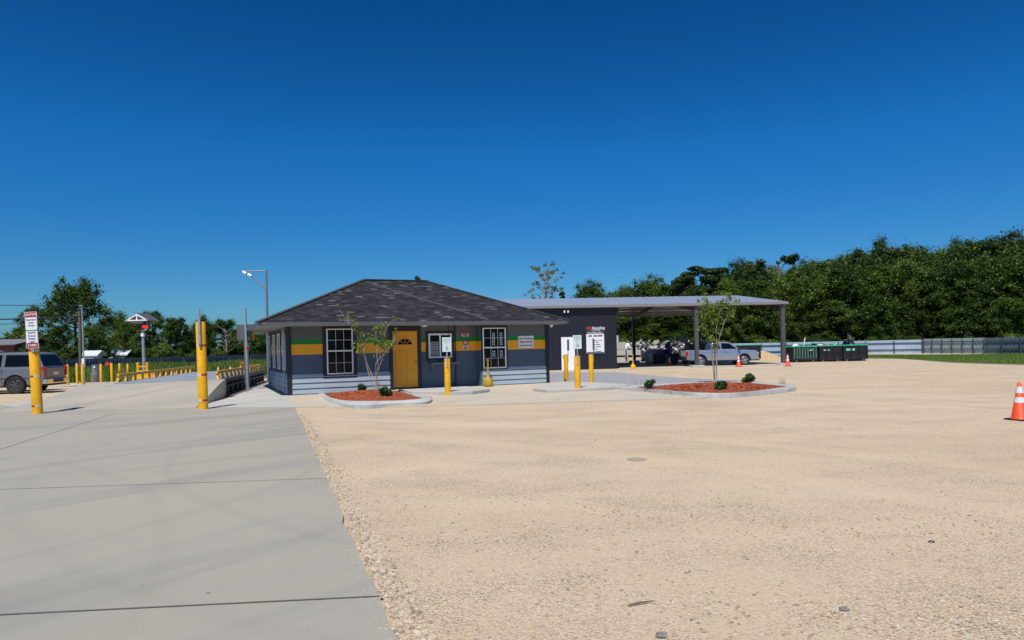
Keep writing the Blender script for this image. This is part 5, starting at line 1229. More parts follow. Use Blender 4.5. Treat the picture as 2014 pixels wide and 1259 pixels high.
# scrap heap (a mass of sheet, tube and appliance parts)
def scrap(name, x0, x1, Y0, Y1, tops, n, seed, label, z0):
    r = random.Random(seed); q = MB()
    def topz(x): t = (x-x0)/(x1-x0)*(len(tops)-1); i = min(int(t), len(tops)-2); return tops[i]+(tops[i+1]-tops[i])*(t-i)
    for k in range(n):
        x = r.uniform(x0, x1); Y = r.uniform(Y0, Y1); fr = 1-abs((Y-(Y0+Y1)/2)/((Y1-Y0)/2))**2*.5
        z = z0+(topz(x)-z0)*fr*r.uniform(.25, 1.0) if r.random() < .6 else z0+(topz(x)-z0)*fr*r.uniform(.8, 1.05)
        T = Matrix.Translation((x, Y, z)) @ Matrix.Rotation(r.uniform(0, 6.3), 4, 'Z') @ Matrix.Rotation(r.gauss(0, .5), 4, 'X') @ Matrix.Rotation(r.gauss(0, .5), 4, 'Y'); mi = r.choices([0, 1, 2, 3], [.34, .26, .28, .12])[0]; ty = r.random()
        if ty < .45:
            w, h = r.uniform(.25, 1.1), r.uniform(.08, .5); bnd = r.uniform(-.2, .2)
            q.add([T @ Vector(v) for v in ((-w, -h, 0), (0, -h, bnd), (w, -h, 0), (w, h, 0), (0, h, bnd), (-w, h, 0))]+[T @ Vector(v) for v in ((-w, -h, .02), (0, -h, bnd+.02), (w, -h, .02), (w, h, .02), (0, h, bnd+.02), (-w, h, .02))], [(0, 5, 4, 1), (1, 4, 3, 2), (6, 7, 10, 11), (7, 8, 9, 10), (0, 1, 7, 6), (1, 2, 8, 7), (3, 4, 10, 9), (4, 5, 11, 10), (2, 3, 9, 8), (5, 0, 6, 11)], mi)
        elif ty < .75:
            l_ = r.uniform(.4, 1.5); c_ = r.uniform(-.3, .3); rr_ = r.uniform(.02, .07); q.path([T @ Vector((-l_, 0, 0)), T @ Vector((0, c_, c_*.5)), T @ Vector((l_, 0, 0))], [rr_]*3, 6, mi)
        else: a, b_, c_ = r.uniform(.12, .4), r.uniform(.1, .35), r.uniform(.08, .3); q.box(-a, -b_, -c_, a, b_, c_, mi, T)
    return tag(q.build(name, ['scrapw', 'scrapg', 'scrapd', 'scrapr'], recalc=False), label, 'scrap heap', kind='stuff')
Ys = 74.0
xa, xb = D(1234, 700, Ys).x, D(1356, 700, Ys).x
tp = [D(1290, y, Ys).z for y in (679, 677, 681, 683, 683, 682, 681, 680, 678, 682, 687)]
scrap('scrap_heap', xa, xb, Ys-2, Ys+2.5, tp, 900, 3, 'long tangled heap of white and grey scrap metal beyond the canopy', gz(Ys))
q = MB(); a0, a1 = D(1250, 678, Ys-2.2), D(1263, 667.5, Ys-2.2); q.bar(a0, a1, .12, .08)
tag(q.build('metal_strip', 'scrapw', recalc=False), 'pale strip of metal sticking up from the left end of the scrap heap', 'scrap')
# dark horizontal tank and steel box beside it
Yt = 61.0; zg = gz(Yt)
e = empty('fuel_tank', (0, 0, 0), label='dark navy cylindrical tank, its end coloured pale as if sunlit, lying under the canopy', cat='tank')
a = D(1277, 702, Yt); c_ = D(1315, 702, Yt+2.2); rr_ = (D(1277, 687, Yt).z-D(1277, 716, Yt).z)/2*.98; za_ = D(1277, 702, Yt).z
e.location = (a.x, Yt, zg); e.rotation_euler.z = math.atan2(c_.y-a.y, c_.x-a.x); Lt = 2.6
T = Matrix.Translation((0, 0, za_-zg)) @ Matrix.Rotation(R(90), 4, 'Y')
q = MB(); q.lathe([(rr_, .05), (rr_, Lt)], T=T, n=32); q.build('shell', 'tank', e, smooth=True)
q = MB(); q.lathe([(.01, -.12), (rr_*.5, -.10), (rr_*.9, -.02), (rr_*1.0, .045)], T=T, n=32); q.build('end_cap', 'tankend_lit', e, smooth=True)
q = MB(); q.box(.4, -rr_*.8, -.02, .6, rr_*.8, .3); q.box(2.0, -rr_*.8, -.02, 2.2, rr_*.8, .3); q.build('cradle', 'darksteel', e)
q = MB(); q.box(-.25, -rr_-.3, .15, .05, -rr_+.25, .62); q.build('pump_box', 'yellow_old_shaded', e, bevel=.02)
e = empty('steel_skip', (D(1300, 700, 58).x, 58.0, gz(58)), label='black open steel skip standing right of the dark tank under the canopy', cat='skip')
ws = D(1334, 700, 58).x-D(1284, 700, 58).x; hs2 = D(1300, 696.5, 58).z-gz(58); x_0 = D(1284, 700, 58).x-D(1300, 700, 58).x
q = MB(); q.box(x_0, 0, .1, x_0+ws, .06, hs2); q.box(x_0, 1.5, .1, x_0+ws, 1.56, hs2); q.box(x_0, .06, .1, x_0+.06, 1.5, hs2); q.box(x_0+ws-.06, .06, .1, x_0+ws, 1.5, hs2); q.box(x_0+.06, .06, .1, x_0+ws-.06, 1.5, .16); q.build('body', 'dumpblack', e)
q = MB()
for t in (.12, .34, .56, .8): q.box(x_0+ws*t-.04, -.07, .1, x_0+ws*t+.04, -.002, hs2-.05)
q.box(x_0-.03, -.1, hs2-.06, x_0+ws+.03, -.003, hs2+.03); q.build('rib', 'scrapd', e)
for t in (.44, .5): 
    q = MB(); q.tube((x_0+ws*t*1.1, -.2, .1), (x_0+ws*t*1.1, -.2, hs2*.95), .09, n=12); q.build('pipe', 'scrapg', e, smooth=True)
q = MB(); q.path([(0, 0, 0), (0, 0, .4), (.15, 0, .75), (-.1, 0, .95)], [.35, .4, .3, .2], 10)
p = D(1314, 691, 62); tag(q.build('dark_bag', 'tank', loc=(p.x, 62.0, p.z-.2), smooth=True), 'dark blue bulky bag heaped above the skip, before the scrap', 'bag')
e = empty('flatbed_trailer', (0, 0, 0), label='dark trailer with a pale boxy tailgate load just behind the pickup tail', cat='trailer')
p = G(1343, 719); Yq = 57.5; p = D(1343, 719, Yq); e.location = (p.x, Yq, gz(Yq))
q = MB(); q.box(-1.2, 0, .45, .55, 2.2, .7); q.build('bed', 'blackplastic', e)
q = MB(); q.box(-.25, -.02, .72, .38, .5, 1.25); q.box(-.12, -.04, .85, -.02, -.02, 1.15, 1); q.build('tool_box', ['scrapr', 'blackplastic'], e, bevel=.02)
for x in (-.7, .3):
    q = MB(); q.lathe([(.2, -.1), (.33, -.1), (.33, .1), (.2, .1)], T=Matrix.Translation((x, .15, .32)) @ Matrix.Rotation(R(90), 4, 'X'), n=18); q.build('wheel', 'tyre', e, smooth=True)
# digger boom
e = empty('excavator', (D(1372, 690, 66).x, 66, gz(66)), label='dark digger with raised boom partly hidden behind the pickup', cat='excavator')
ex = D(1372, 690, 66)
def rp_(px, py, dy=0): p = D(px, py, 66); return (p.x-ex.x, dy, p.z-gz(66))
q = MB(); q.bar(rp_(1340, 664), rp_(1362, 686), .3, .38); q.bar(rp_(1362, 686), rp_(1378, 682), .3, .4); q.build('boom', 'scrapg', e, bevel=.03)
q = MB(); q.add([rp_(1380, 668, -.3), rp_(1391, 668, -.3), rp_(1396, 686, -.3), rp_(1385, 686, -.3), rp_(1380, 668, .5), rp_(1391, 668, .5), rp_(1396, 686, .5), rp_(1385, 686, .5)], [(0, 1, 2, 3), (7, 6, 5, 4), (0, 4, 5, 1), (1, 5, 6, 2), (2, 6, 7, 3), (3, 7, 4, 0)]); q.build('cab', 'galvd', e, bevel=.03)
q = MB(); q.box(-1.0, -.8, .9, 1.6, 1.1, 1.7); q.build('body', 'darksteel', e, bevel=.08)
for y in (-.9, .9):
    q = MB(); q.prism(rrect(-1.4, 1.4, 0, .75, .35), -.22, .22, T=Matrix(((1, 0, 0, .2), (0, 0, 1, y), (0, 1, 0, 0), (0, 0, 0, 1)))); q.build('track', 'tyre', e)

# dumpsters
def dumpster(name, label, X0, Y0, L_, Wd, h, rz, rows_, greenribs=False, lab=None):
    e = empty(name, (X0, Y0, gz(Y0)), rz, label=label, cat='dumpster'); t = .06
    q = MB(); q.box(0, 0, .18, L_, t, h-.08); q.box(0, Wd-t, .18, L_, Wd, h-.12); q.box(0, t, .18, t, Wd-t, h-.12); q.box(L_-t, t, .18, L_, Wd-t, h-.12); q.box(t, t, .18, L_-t, Wd-t, .24); q.build('body', 'dumpblack' if not greenribs else 'darkgreen', e)
    q = MB(); q.box(-.05, -.05, h-.08, L_+.05, .09, h); q.box(-.05, Wd-.09, h-.12, L_+.05, Wd+.05, h); q.box(-.05, .09, h-.12, .09, Wd-.09, h); q.box(L_-.09, .09, h-.12, L_+.05, Wd-.09, h); q.build('top_rail', 'dumpgreen', e, bevel=.01)
    q = MB(); q.box(-.03, -.045, .16, L_+.03, -.001, .3); 
    if not greenribs: q.box(0, -.04, h*.52, L_, -.001, h*.58)
    q.build('side_rail', 'dumpblack', e)
    n = 9 if greenribs else 4
    for i in range(n):
        a = L_*(i+.5)/n if greenribs else L_*i/(n-1)
        q = MB(); w_ = .022 if greenribs else .05; a = min(max(a, w_), L_-w_); q.box(a-w_, -.09, .3, a+w_, -.002, h-.125)
        q.build('rib', 'ribgreen' if greenribs else 'dumpblack', e)
    for x_a, x_b in ((-.08, -.002), (L_+.002, L_+.08)):
        for k in range(4): y = Wd*(k+.5)/4; q = MB(); q.box(x_a, y-.04, .3, x_b, y+.04, h-.125); q.build('end_rib', 'dumpblack', e)
    for y in (.25, Wd-.25):
        q = MB(); q.box(.05, y-.06, .02, L_-.05, y+.06, .18); q.build('skid', 'blackplastic', e)
    for x in (.3, L_-.3):
        for y in (.1, Wd-.1):
            q = MB(); q.tube((x, y-.08, .1), (x, y+.08, .1), .1, n=12); q.build('roller', 'galvd', e)
    if lab:
        q = MB(); q.box(lab[0], -.012, h*.63, lab[1], -.002, h*.78); s_ = q.build('label_plate', 'dumpgreen' if lab[2] else 'darkgreen', e)
        q = MB()
        for k in range(5): q.box(lab[0]+(lab[1]-lab[0])*(.08+.18*k), -.015, h*.67, lab[0]+(lab[1]-lab[0])*(.2+.18*k), -.0125, h*.74)
        q.build('lettering', 'signpale', s_)
    return e
Yd = G(1640, 711.3).y
pA, pB, pC, pD_ = [D(x_, 711, Yd) for x_ in (1561, 1612, 1656.5, 1707)]
hd_ = D(1650, 678.5, Yd).z-gz(Yd)
dumpster('dumpster', 'black dumpster with a bright green rectangular label, rightmost in the row', pC.x+.08, Yd, pD_.x-pC.x-.1, 2.3, hd_, 0, 1, lab=(.25, .95, True))
dumpster('dumpster', 'black dumpster with a small pale emblem, middle of the row of three', pB.x, Yd, pC.x-pB.x-.05, 2.3, hd_, 0, 1, lab=(.3, .85, False))
dumpster('dumpster', 'dark green dumpster with many pale green ribs, left end of the row', pA.x, Yd+.15, pB.x-pA.x-.12, 2.3, hd_-.02, 0, 1, greenribs=True)
Yg = 66.0; p0, p1 = D(1446, 700, Yg), D(1496, 700, Yg)
dumpster('dumpster', 'black dumpster with a green rim, showing above the pickup bonnet', p0.x, Yg, p1.x-p0.x, 2.2, D(1470, 678, Yg).z-gz(Yg), 0, 1)
scrap('scrap_load', pA.x+.4, pD_.x-.4, Yd+.4, Yd+1.9, [hd_+gz(Yd)-.12]*6, 22, 8, 'loose pale scrap heaped over the rims of the three dumpsters', hd_+gz(Yd)-.3)
q = MB(); a0, a1 = D(1662, 670, Yd+1), D(1674, 677.5, Yd+1); q.bar(a0, a1, .25, .14); tag(q.build('metal_strip', 'scrapw'), 'white plank sticking up out of the rightmost dumpster', 'scrap')
# sand pile
p = G(1520, 707); q = MB(); n = 28; rings = 7; wS = (D(1556, 700, p.y).x-D(1488, 700, p.y).x)/2; hS = D(1515, 690, p.y).z-gz(p.y)
r = random.Random(2)
for k in range(rings):
    t = k/(rings-1)
    for i in range(n): a = 2*math.pi*i/n; rr_ = wS*(1-t)*(1+.12*math.sin(a*3+1)+.05*r.random()); q.v.append((rr_*math.cos(a)-.4*t, rr_*.6*math.sin(a), hS*(1-(1-t)**1.5)*(1+.04*r.random())-.02))
for k in range(rings-1):
    for i in range(n): j = (i+1) % n; q.f.append((k*n+i, k*n+j, (k+1)*n+j, (k+1)*n+i)); q.m.append(0)
q.f.append(tuple(range((rings-1)*n, rings*n))); q.m.append(0)
tag(q.build('sand_pile', 'sand', loc=(p.x, p.y+2.2, gz(p.y)), smooth=True), 'low mound of orange sand between the pickup and the dumpsters', 'sand pile')

# ------------------------------------------------------------------ fences
def fence(name, pts, h, panel, label, step=2.4, rails=(.3, .78), front=True, corr=.22, posts='fencerail'):
    e = empty(name, (pts[0][0], pts[0][1], 0), label=label, cat='fence'); o = Vector((pts[0][0], pts[0][1])); q = MB(); qr = MB(); pst = []
    for a, c_ in zip(pts[:-1], pts[1:]):
        a = Vector(a[:2])-o; c_ = Vector(c_[:2])-o; d = (c_-a); L_ = d.length; d.normalize(); nn = Vector((-d.y, d.x)); nn = nn if nn.y < 0 or abs(nn.y) < .2 else -nn
        k = int(L_/corr)
        for i in range(k):
            s0, s1 = L_*i/k, L_*(i+1)/k; off_ = .02 if i % 2 else 0; p0 = a+d*s0+nn*off_; p1 = a+d*s1+nn*off_; z0 = gz((p0+o).y); jit = .0
            q.add([(p0.x, p0.y, z0), (p1.x, p1.y, z0), (p1.x, p1.y, z0+h+jit), (p0.x, p0.y, z0+h+jit), (p0.x-nn.x*.015, p0.y-nn.y*.015, z0), (p1.x-nn.x*.015, p1.y-nn.y*.015, z0), (p1.x-nn.x*.015, p1.y-nn.y*.015, z0+h), (p0.x-nn.x*.015, p0.y-nn.y*.015, z0+h)], [(0, 1, 2, 3), (5, 4, 7, 6), (3, 2, 6, 7), (1, 5, 6, 2), (0, 3, 7, 4)])
        zA, zB = gz((a+o).y), gz((c_+o).y)
        for f_ in rails: p0 = a+nn*.08; p1 = c_+nn*.08; qr.bar((p0.x, p0.y, zA+h*f_), (p1.x, p1.y, zB+h*f_), .06, .09)
        m_ = max(1, round(L_/step))
        for i in range(m_+1): p = a+d*(L_*i/m_)+nn*.14; pst.append((p.x, p.y, gz((p+o).y)))
    q.build('panel', panel, e, recalc=False); qr.build('rail', posts, e)
    for p in pst[:95]:
        q = MB(); q.box(-.045, -.045, -.1, .045, .045, h*.95); q.build('post', posts, e, loc=p)
    return e
Pf = [G(1420, 697.5), G(1816, 695.6), G(1938, 696.8), G(2030, 697.8)]
A_ = Vector((D(1405, 690, 91).x, 91)); B_ = Vector((D(1816, 695.5, 80).x, 80)); C_ = Vector((D(1938, 696, 72.5).x, 72.5)); D_ = Vector((D(2180, 696, 61).x, 61))
hF = D(1816, 668, 80).z-gz(80)
fence('metal_fence', [A_, B_], hF, 'fencepale', 'pale blue corrugated metal fence behind the dumpsters, its posts widely spaced', 3.0)
fence('metal_fence', [B_, C_], hF+.08, 'fencegreen', 'grey-green metal fence with closely spaced posts, above the grass verge', 1.35)
fence('metal_fence', [C_, D_], hF+.06, 'fenceshaded', 'dark blue-green shaded metal fence at the right edge of the photo', 2.0)
LA, LB = Vector((D(60, 700, 64).x, 64)), Vector((D(600, 700, 96).x, 96))
fence('metal_fence', [LA, LB], D(135, 707, 68.5).z-gz(68.5), 'leftfence', 'long blue-grey fence behind the tall grass on the left', 3.2, rails=(.45, .97), posts='fencerail')
q = MB()

# ------------------------------------------------------------------ tall grass on the left
def grassfield(name, n, poly, hmin, hmax, w, label, seed, bl=3):
    r = np.random.default_rng(seed); V = []; k = 0
    xs_ = [p[0] for p in poly]; ys_ = [p[1] for p in poly]
    while k < n:
        x, y = r.uniform(min(xs_), max(xs_)), r.uniform(min(ys_), max(ys_))
        if not inside(x, y, poly): continue
        pn = (math.sin(x*.5+1)*math.cos(y*.37)+1)/2; z = gz(y)
        for b_ in range(bl):
            h = (hmin+(hmax-hmin)*(.35*r.random()+.65*pn*r.random())); a = r.uniform(0, 6.3); l_ = r.uniform(.05, .35)*h; bx, by = x+r.normal(0, .06), y+r.normal(0, .06); wx, wy_ = -math.sin(a)*w/2, math.cos(a)*w/2
            V += [(bx-wx, by-wy_, z), (bx+wx, by+wy_, z), (bx+l_*.5*math.cos(a)+wx*.7, by+l_*.5*math.sin(a)+wy_*.7, z+h*.6), (bx+l_*math.cos(a), by+l_*math.sin(a), z+h), (bx+l_*.5*math.cos(a)-wx*.7, by+l_*.5*math.sin(a)-wy_*.7, z+h*.6)]
        k += 1
    m_ = len(V)//5; me = bpy.data.meshes.new(name); me.from_pydata(V, [], [tuple(range(5*i, 5*i+5)) for i in range(m_)]); me.materials.append(M['grassblade'])
    o = bpy.data.objects.new(name, me); COL.objects.link(o); return tag(o, label, 'grass', kind='stuff')
fieldp = [(D(100, 700, 46).x, 46), (D(260, 700, 46).x, 46), (D(330, 700, 53).x, 53), (D(560, 700, 55).x, 55), (D(590, 700, 90).x, 90), (D(540, 700, 88).x, 88), (D(90, 700, 63).x, 63)]
grassfield('tall_grass', 20000, fieldp, .35, 1.5, .08, 'tall unmown grass and weeds in front of the long blue-grey fence', 4)
gpoly = [(p[0], p[1]) for p in gl]
vp = [(p[0], p[1]) for p in (G(1712, 703), G(1870, 712), G(2014, 716), Vector((56, 64, 0)), Vector((45.5, 72, 0)), Vector((40, 80, 0)), Vector((36, 86, 0)))]
grassfield('short_grass', 9000, vp, .03, .14, .05, 'short mown grass of the verge below the metal fence', 9)

# ------------------------------------------------------------------ far things on the left
def far_house(px0, px1, pye, pyr, Yh, wall, roof, label, win=True):
    z = gz(Yh); a, c_ = D(px0, 700, Yh), D(px1, 700, Yh); e = empty('house', (a.x, Yh, z), label=label, cat='house'); w = c_.x-a.x; he_ = D(px0, pye, Yh).z-z; hr_ = D(px0, pyr, Yh).z-z
    q = MB(); q.box(0, 0, 0, w, 7, he_); q.build('wall', wall, e)
    q = MB(); q.prism([(-.5, he_-.1), (3.5, hr_), (7.5, he_-.1), (7.5, he_+.0), (3.5, hr_+.12), (-.5, he_+.0)], -.5, w+.5, T=Matrix(((0, 0, 1, 0), (1, 0, 0, 0), (0, 1, 0, 0), (0, 0, 0, 1)))); q.build('roof', roof, e)
    q = MB(); q.add([(w, 0, he_), (w, 7, he_), (w, 3.5, hr_)], [(0, 1, 2)]); q.add([(0, 0, he_), (0, 7, he_), (0, 3.5, hr_)], [(2, 1, 0)]); q.build('gable', wall, e, recalc=False)
    if win:
        for t in (.35, .8):
            q = MB(); q.box(w*t-.5, -.05, he_*.35, w*t+.5, -.002, he_*.8); wd_ = q.build('window', 'white', e); q = MB(); q.box(w*t-.42, -.06, he_*.4, w*t+.42, -.051, he_*.76); q.build('pane', 'glass', wd_)
    return e
far_house(-120, 28, 680.5, 671, 75, 'brick', 'greyroof', 'red brick house with a grey roof at the left edge, beyond the SUV')
far_house(166, 184, 699.5, 692, 75.5, 'paleroof', 'paleroof', 'pale tin-roofed shed just right of the thin light pole, beyond the fence', False).scale.y = .22
far_house(221, 243, 698.5, 691, 84, 'paleroof', 'paleroof', 'small pale low building beyond the fence, right of the grey drum', False).scale.y = .25
p = D(419, 694, 100); e = empty('parked_van', (p.x, 101, gz(100)), label='white van roof just showing over the long fence, right of the tall bollard', cat='van')
q = MB(); zt = D(419, 689.5, 101).z-gz(100); q.box(-1.0, -1, .4, 1.6, 1, zt*.72); q.build('body', 'white', e, bevel=.1); q = MB(); q.box(-.4, -.9, zt*.7, 1.1, .9, zt); q.build('cabin', 'white', e, bevel=.15)
for x in (-.5, 1.1):
    q = MB(); q.tube((x, -1.02, .35), (x, 1.02, .35), .35, n=14); q.build('wheel', 'tyre', e)
# overhead wires: attached to the utility pole and another pole beyond the frame
for i, (y0_, y1_, ra) in enumerate([(620, 622, .045), (593, 600, .022), (628, 632, .02)]):
    q = MB(); a, c_ = D(-500, y0_-4 if i != 1 else 570, 52), D(159, y1_, 48)
    pts = [a.lerp(c_, t)+Vector((0, 0, -1.6*t*(1-t))) for t in [k/12 for k in range(13)]]; q.path(pts, [ra]*13, 5)
    tag(q.build('overhead_wire', 'black'), ['thick black overhead wire, the lowest bold one at the left edge', 'thin overhead wire, the topmost at the left edge', 'faint overhead wire just under the thick one'][i], 'wire')

# ------------------------------------------------------------------ trees
prot = []
bro = [tree_broad(10, 7.5, 101), tree_broad(10, 6.5, 102, 22000, low=.1), tree_broad(10, 8.5, 103, 27000, low=.22), tree_broad(10, 5.6, 104, 20000, low=.12)]
pin = [tree_pine(12, 5.5, 201), tree_pine(12, 6.5, 202, start=.62)]
bus = [bush(3, 4.2, 301), bush(3.2, 3.6, 302, 7000)]
used = set()
def place(proto, H0, W0, px, top, Y, wpx=None, label='', group='trees of the wood behind the metal fence', name=None, cat='tree', seed=0, base=None):
    e = proto if proto.name not in used else copy_tree(proto)
    used.add(proto.name)
    p = D(px, top, Y); z = gz(Y) if base is None else base; h = p.z-z; sv = h/H0; sw = sv if wpx is None else wpx/(F/Y)/W0
    sv *= .90 if 'pine' in proto.name else .955; e.location = (p.x, Y, z); e.scale = (sw, sw, sv); e.rotation_euler.z = R((seed*137) % 360); tag(e, label, cat, group); return e
def land(px):
    for a, t in ((1140, 'over the left part of the shed roof'), (1215, 'over the navy shed corner'), (1260, 'over the pale block stack'), (1300, 'above the dark tank'), (1350, 'above the scrap heap end'), (1375, 'over the middle canopy post'), (1420, 'behind the taller crape myrtle'), (1455, 'above the pickup cab'), (1500, 'above the pickup bonnet'), (1535, 'above the sand mound'), (1560, 'beside the right canopy post'), (1605, 'above the ribbed green dumpster'), (1655, 'above the middle black dumpster'), (1710, 'above the rightmost dumpster'), (1760, 'over the pale fence, left part'), (1815, 'over the pale fence, right part'), (1880, 'above the close-posted fence'), (1940, 'over the end of the close-posted fence'), (2014, 'above the dark fence, right'), (9999, 'at the right edge of the photo')):
        if px < a: return t
k = 0
def fy(px): return 92-(px-1200)/600*10 if px < 1816 else (82-(px-1816)/122*8 if px < 1938 else 74-(px-1938)/100*6)
wood = []
def mk(row, proto, H0, W0, px, top, Y, wpx, kind, name='tree'):
    global k
    k += 1; wood.append((row, land(px), px, kind, place(proto, H0, W0, px, top, Y, wpx, 'tree', seed=k)))
sky_ = [(1228, 566, 70, 'b'), (1255, 560, 80, 'b'), (1284, 550, 90, 'b'), (1318, 556, 90, 'b'), (1350, 545, 80, 'b'), (1420, 530, 90, 'b'), (1452, 522, 90, 'b'), (1478, 512, 80, 'b'), (1512, 526, 100, 'b'), (1548, 530, 100, 'b'), (1585, 522, 100, 'b'), (1618, 510, 110, 'b'), (1655, 508, 110, 'b'), (1692, 492, 100, 'b'), (1730, 482, 100, 'b'), (1762, 486, 110, 'b'), (1800, 486, 110, 'b'), (1845, 490, 120, 'b'), (1885, 484, 120, 'b'), (1930, 470, 140, 'b'), (1975, 464, 140, 'b'), (2025, 466, 150, 'b'), (2090, 470, 150, 'b')]
for i, (px, t, w, _) in enumerate(sky_):
    pr = i % 4; mk('back row', bro[pr], 10, (7.5, 6.5, 8.5, 5.6)[pr], px, t, fy(px)+14+(i % 3)*2, w*1.1, ['tall dark leafy tree', 'tall slim leafy tree', 'tall wide-crowned tree', 'tall narrow leafy tree'][pr])
for i, (px, t, w, pr) in enumerate([(1378, 508, 110, 1), (1400, 514, 80, 0), (1345, 528, 60, 1), (1690, 474, 55, 0), (1722, 470, 50, 0), (1745, 470, 45, 0), (1500, 514, 40, 0), (1940, 458, 60, 0), (1815, 488, 50, 1), (1640, 502, 40, 0), (1478, 512, 45, 0), (1575, 522, 45, 0)]):
    mk('skyline', pin[pr], 12, (5.5, 6.5)[pr], px, t, fy(px)+11, w*1.15, ['dark upright pine', 'flat-topped pine'][pr])
mid = [(1240, 605), (1275, 592), (1315, 595), (1355, 580), (1395, 572), (1440, 560), (1485, 552), (1525, 560), (1568, 550), (1610, 545), (1655, 530), (1700, 515), (1745, 510), (1790, 520), (1835, 530), (1880, 520), (1925, 505), (1975, 500), (2020, 505), (2080, 505)]
for i, (px, t) in enumerate(mid):
    pr = (i*3+1) % 4; mk('middle row', bro[pr], 10, (7.5, 6.5, 8.5, 5.6)[pr], px, t+((i*7) % 5-2)*4, fy(px)+7+(i % 2)*1.5, 115, ['leafy mid-height tree', 'rounded mid-height tree', 'spreading mid-height tree', 'slender mid-height tree'][pr])
fr = [(1225, 650), (1262, 640), (1300, 648), (1345, 640), (1388, 628), (1425, 632), (1468, 615), (1510, 622), (1552, 600), (1598, 612), (1640, 590), (1685, 605), (1730, 575), (1772, 600), (1815, 590), (1862, 575), (1905, 600), (1950, 570), (1992, 585), (2040, 575)]
for i, (px, t) in enumerate(fr):
    pr = (i*2+(i//3)) % 4; mk('front row', bro[pr], 10, (7.5, 6.5, 8.5, 5.6)[pr], px, t, fy(px)+5.6+(i % 2), 95, ['lower leafy tree', 'lower rounded tree', 'lower spreading tree', 'lower slender tree'][pr])
for i in range(27):
    px = 1205+i*33; pr = i % 2; mk('undergrowth', bus[pr], 3, 4.2, px, 652+(i*5 % 4)*5, fy(px)+3.4+(i % 3)*.6, 70, ['dark bushy undergrowth', 'loose leafy undergrowth'][pr], 'bush')
ROWS = {'back row': 'at the back', 'skyline': 'on the skyline', 'middle row': 'halfway up', 'front row': 'in the front row'}
grp = {}
for it in wood: grp.setdefault((it[0] if 'undergrowth' not in it[3] else 'under', it[1]), []).append(it)
for (rw, ld), its in grp.items():
    its.sort(key=lambda a: a[2]); n_ = len(its); wd = [''] if n_ == 1 else ([', left one', ', right one'] if n_ == 2 else [', left one', ', middle one', ', right one', ', far right one'])
    for it, w_ in zip(its, wd): it[4]['label'] = '%s %s, %s%s' % (it[3], ROWS.get(rw, 'low behind the fence'), ld, w_)
def solo(proto, H0, W0, px, t, Y, w, label, group=None, base=None):
    global k; k += 1; e = place(proto, H0, W0, px, t, Y, w, label, group, seed=k, base=base); return e
solo(bro[2], 10, 8.5, 1165, 560, 120, 105, 'domed dark tree showing over the shed roof, right of the sparse tree'); solo(pin[0], 12, 5.5, 1104, 562, 118, 28, 'tiny dark treetop between the sparse tree and the domed tree, over the shed roof'); solo(bro[1], 10, 6.5, 1210, 572, 118, 45, 'small treetop just right of the domed tree over the shed roof')
solo(pin[1], 12, 6.5, 823, 530, 150, 40, 'round dark treetop peeping over the office ridge'); solo(pin[0], 12, 5.5, 855, 545, 150, 26, 'small dark treetop just under the right end of the office ridge')
# sparse tree over the shed
e = empty('sparse_tree', (D(1072, 600, 110).x, 110, gz(110)), label='thin half-bare pale tree rising over the metal shed roof', cat='tree'); Hs = D(1072, 522, 110).z-gz(110); r = random.Random(5); q = MB(); C = []; Rd = []
q.path([(0, 0, -.3), (-.2, 0, Hs*.5), (.4, 0, Hs*.8), (1.0, 0, Hs)], [.35, .22, .12, .03], 8)
for i in range(26):
    t = .45+.5*(i/26); a = i*2.4; L_ = r.uniform(1.6, 3.6)*(1.1-.5*t); st = Vector((0.2*t, 0, Hs*t)); en = st+Vector((math.cos(a)*L_, math.sin(a)*L_, r.uniform(.2, 1.5))); md = st.lerp(en, .5)+Vector((0, 0, r.uniform(-.2, .4))); q.path([st, md, en], [.09, .06, .02], 5)
    for s_ in range(3): e2_ = en+Vector((r.uniform(-.9, .9), r.uniform(-.9, .9), r.uniform(-.2, .9))); q.path([md.lerp(en, r.random()), e2_], [.035, .012], 4); C.append(e2_); Rd.append(.4)
q.build('trunk', 'palebark', e); M['paleleaf'] = island_mat('pale_leaves', [(0, (0.07, 0.10, 0.05)), (1, (0.20, 0.23, 0.12))], .7, .3); leaf_mesh('crown', C, Rd, 1500, .2, 'paleleaf', e, 5)
# snag pine on the skyline
Yn = 95; e = empty('snag_pine', (D(1532, 600, Yn).x, Yn, gz(Yn)), label='ragged pine with one bare horizontal limb and tufts, highest over the right canopy post', cat='tree'); bx = D(1532, 600, Yn)
def sp(px, py, dy=0): p = D(px, py, Yn); return Vector((p.x-bx.x, dy, p.z-gz(Yn)))
q = MB(); q.path([(0, 0, 0), sp(1532, 560), sp(1531, 515)], [.3, .2, .08], 8); q.path([sp(1531, 528), sp(1520, 523), sp(1505, 521)], [.1, .08, .05], 5); q.path([sp(1532, 535), sp(1542, 520), sp(1556, 513)], [.12, .08, .04], 5); q.build('trunk', 'bark', e)
leaf_mesh('crown', [sp(1560, 508), sp(1556, 514, .3), sp(1545, 512), sp(1541, 508), sp(1565, 504), sp(1497, 516), sp(1497, 524, .4), sp(1531, 516)], [.8, .7, .55, .5, .5, .7, .8, .35], 900, .26, 'needle', e, 77)
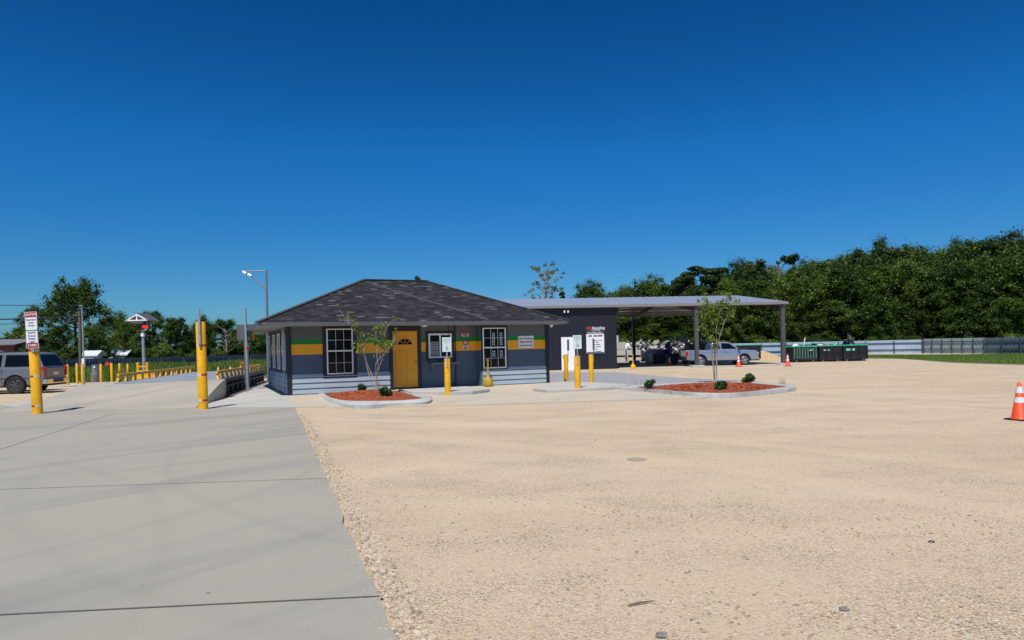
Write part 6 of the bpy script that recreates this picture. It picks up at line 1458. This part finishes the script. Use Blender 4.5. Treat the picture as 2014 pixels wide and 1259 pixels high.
# left side trees
GL = 'trees beyond the long fence on the left'
oak = tree_broad(11, 10.5, 401, 17000, low=.50, size=.18, cf=.78, name='oak_tree'); solo(oak, 11, 10.5, 146, 557, 82, 138, 'tall spreading oak towering behind the light pole', GL)
for i, (px, t, w, pr, Y, lb_) in enumerate([(72, 602, 75, 1, 84, 'dense tree just left of the tall oak, behind the caution sign'), (40, 645, 60, 3, 88, 'lower tree between the brick house and the caution sign'), (118, 640, 70, 0, 80, 'lower bushy tree at the foot of the tall oak'), (182, 640, 70, 3, 79, 'mid-height tree right of the light pole'), (228, 622, 90, 2, 97, 'dark wide tree between the light pole and the signal mast'), (262, 628, 70, 0, 93, 'dark tree just left of the little gable roof'), (300, 612, 70, 1, 95, 'taller tree peeping over the little gable roof'), (345, 624, 75, 3, 92, 'bright-edged tree between signal mast and tall bollard'), (372, 650, 55, 0, 93, 'lower dark tree left of the tall bollard'), (398, 626, 58, 2, 96, 'dark tree right behind the tall bollard'), (440, 628, 75, 1, 98, 'tree right of the tall bollard with pale bare limbs below'), (478, 645, 70, 0, 98, 'tree behind the dark sign board on the pole'), (515, 655, 65, 2, 98, 'lower tree beside the left eave of the office'), (560, 655, 65, 3, 98, 'lower tree hidden mostly by the office wall'), (10, 664, 50, 1, 110, 'far low tree above the brick house roof')]):
    solo(bro[pr], 10, (7.5, 6.5, 8.5, 5.6)[pr], px, t, Y, w*1.05, lb_, GL)
for i, px in enumerate(range(60, 540, 26)):
    if i in (4, 6, 7): continue
    lb_ = ['dark', 'dense', 'leafy', 'loose'][i % 4]+' low bush behind the long fence, '+['behind the caution sign', 'just right of the caution sign', 'above the SUV tail', 'above the leftmost thin bollard', 'left of the utility pole', 'above the grey drum', 'above the small red sign', 'above the leaning stake', 'left of the signal mast', 'right behind the signal mast', 'right of the signal mast', 'midway from signal mast to tall bollard', 'a little left of the tall bollard', 'close to the tall bollard', 'just right of the tall bollard', 'below the bare tree', 'left of the sign pole', 'behind the sign pole', 'beside the office eave'][i]
    Yh = 70+26*(px-60)/480; solo(bus[i % 2], 3, 4.2, px, 668+(i*7 % 5)*4, Yh+4.5, 58, lb_, 'bushes behind the long fence')
q = MB(); p = D(445, 700, 94); e = empty('bare_tree', (p.x, 94, gz(94)), label='pale bare-limbed tree in front of the dark trees, right of the tall bollard', cat='tree'); r = random.Random(9); Hh = D(445, 645, 94).z-gz(94)
q.path([(0, 0, -.2), (.1, 0, Hh*.5), (-.1, 0, Hh)], [.12, .08, .02], 6)
for i in range(18): t = .35+.6*i/18; a = i*2.4; st = Vector((0, 0, Hh*t)); q.path([st, st+Vector((math.cos(a)*1.3, math.sin(a)*1.3, .9))], [.045, .012], 4)
q.build('trunk', 'palebark', e)
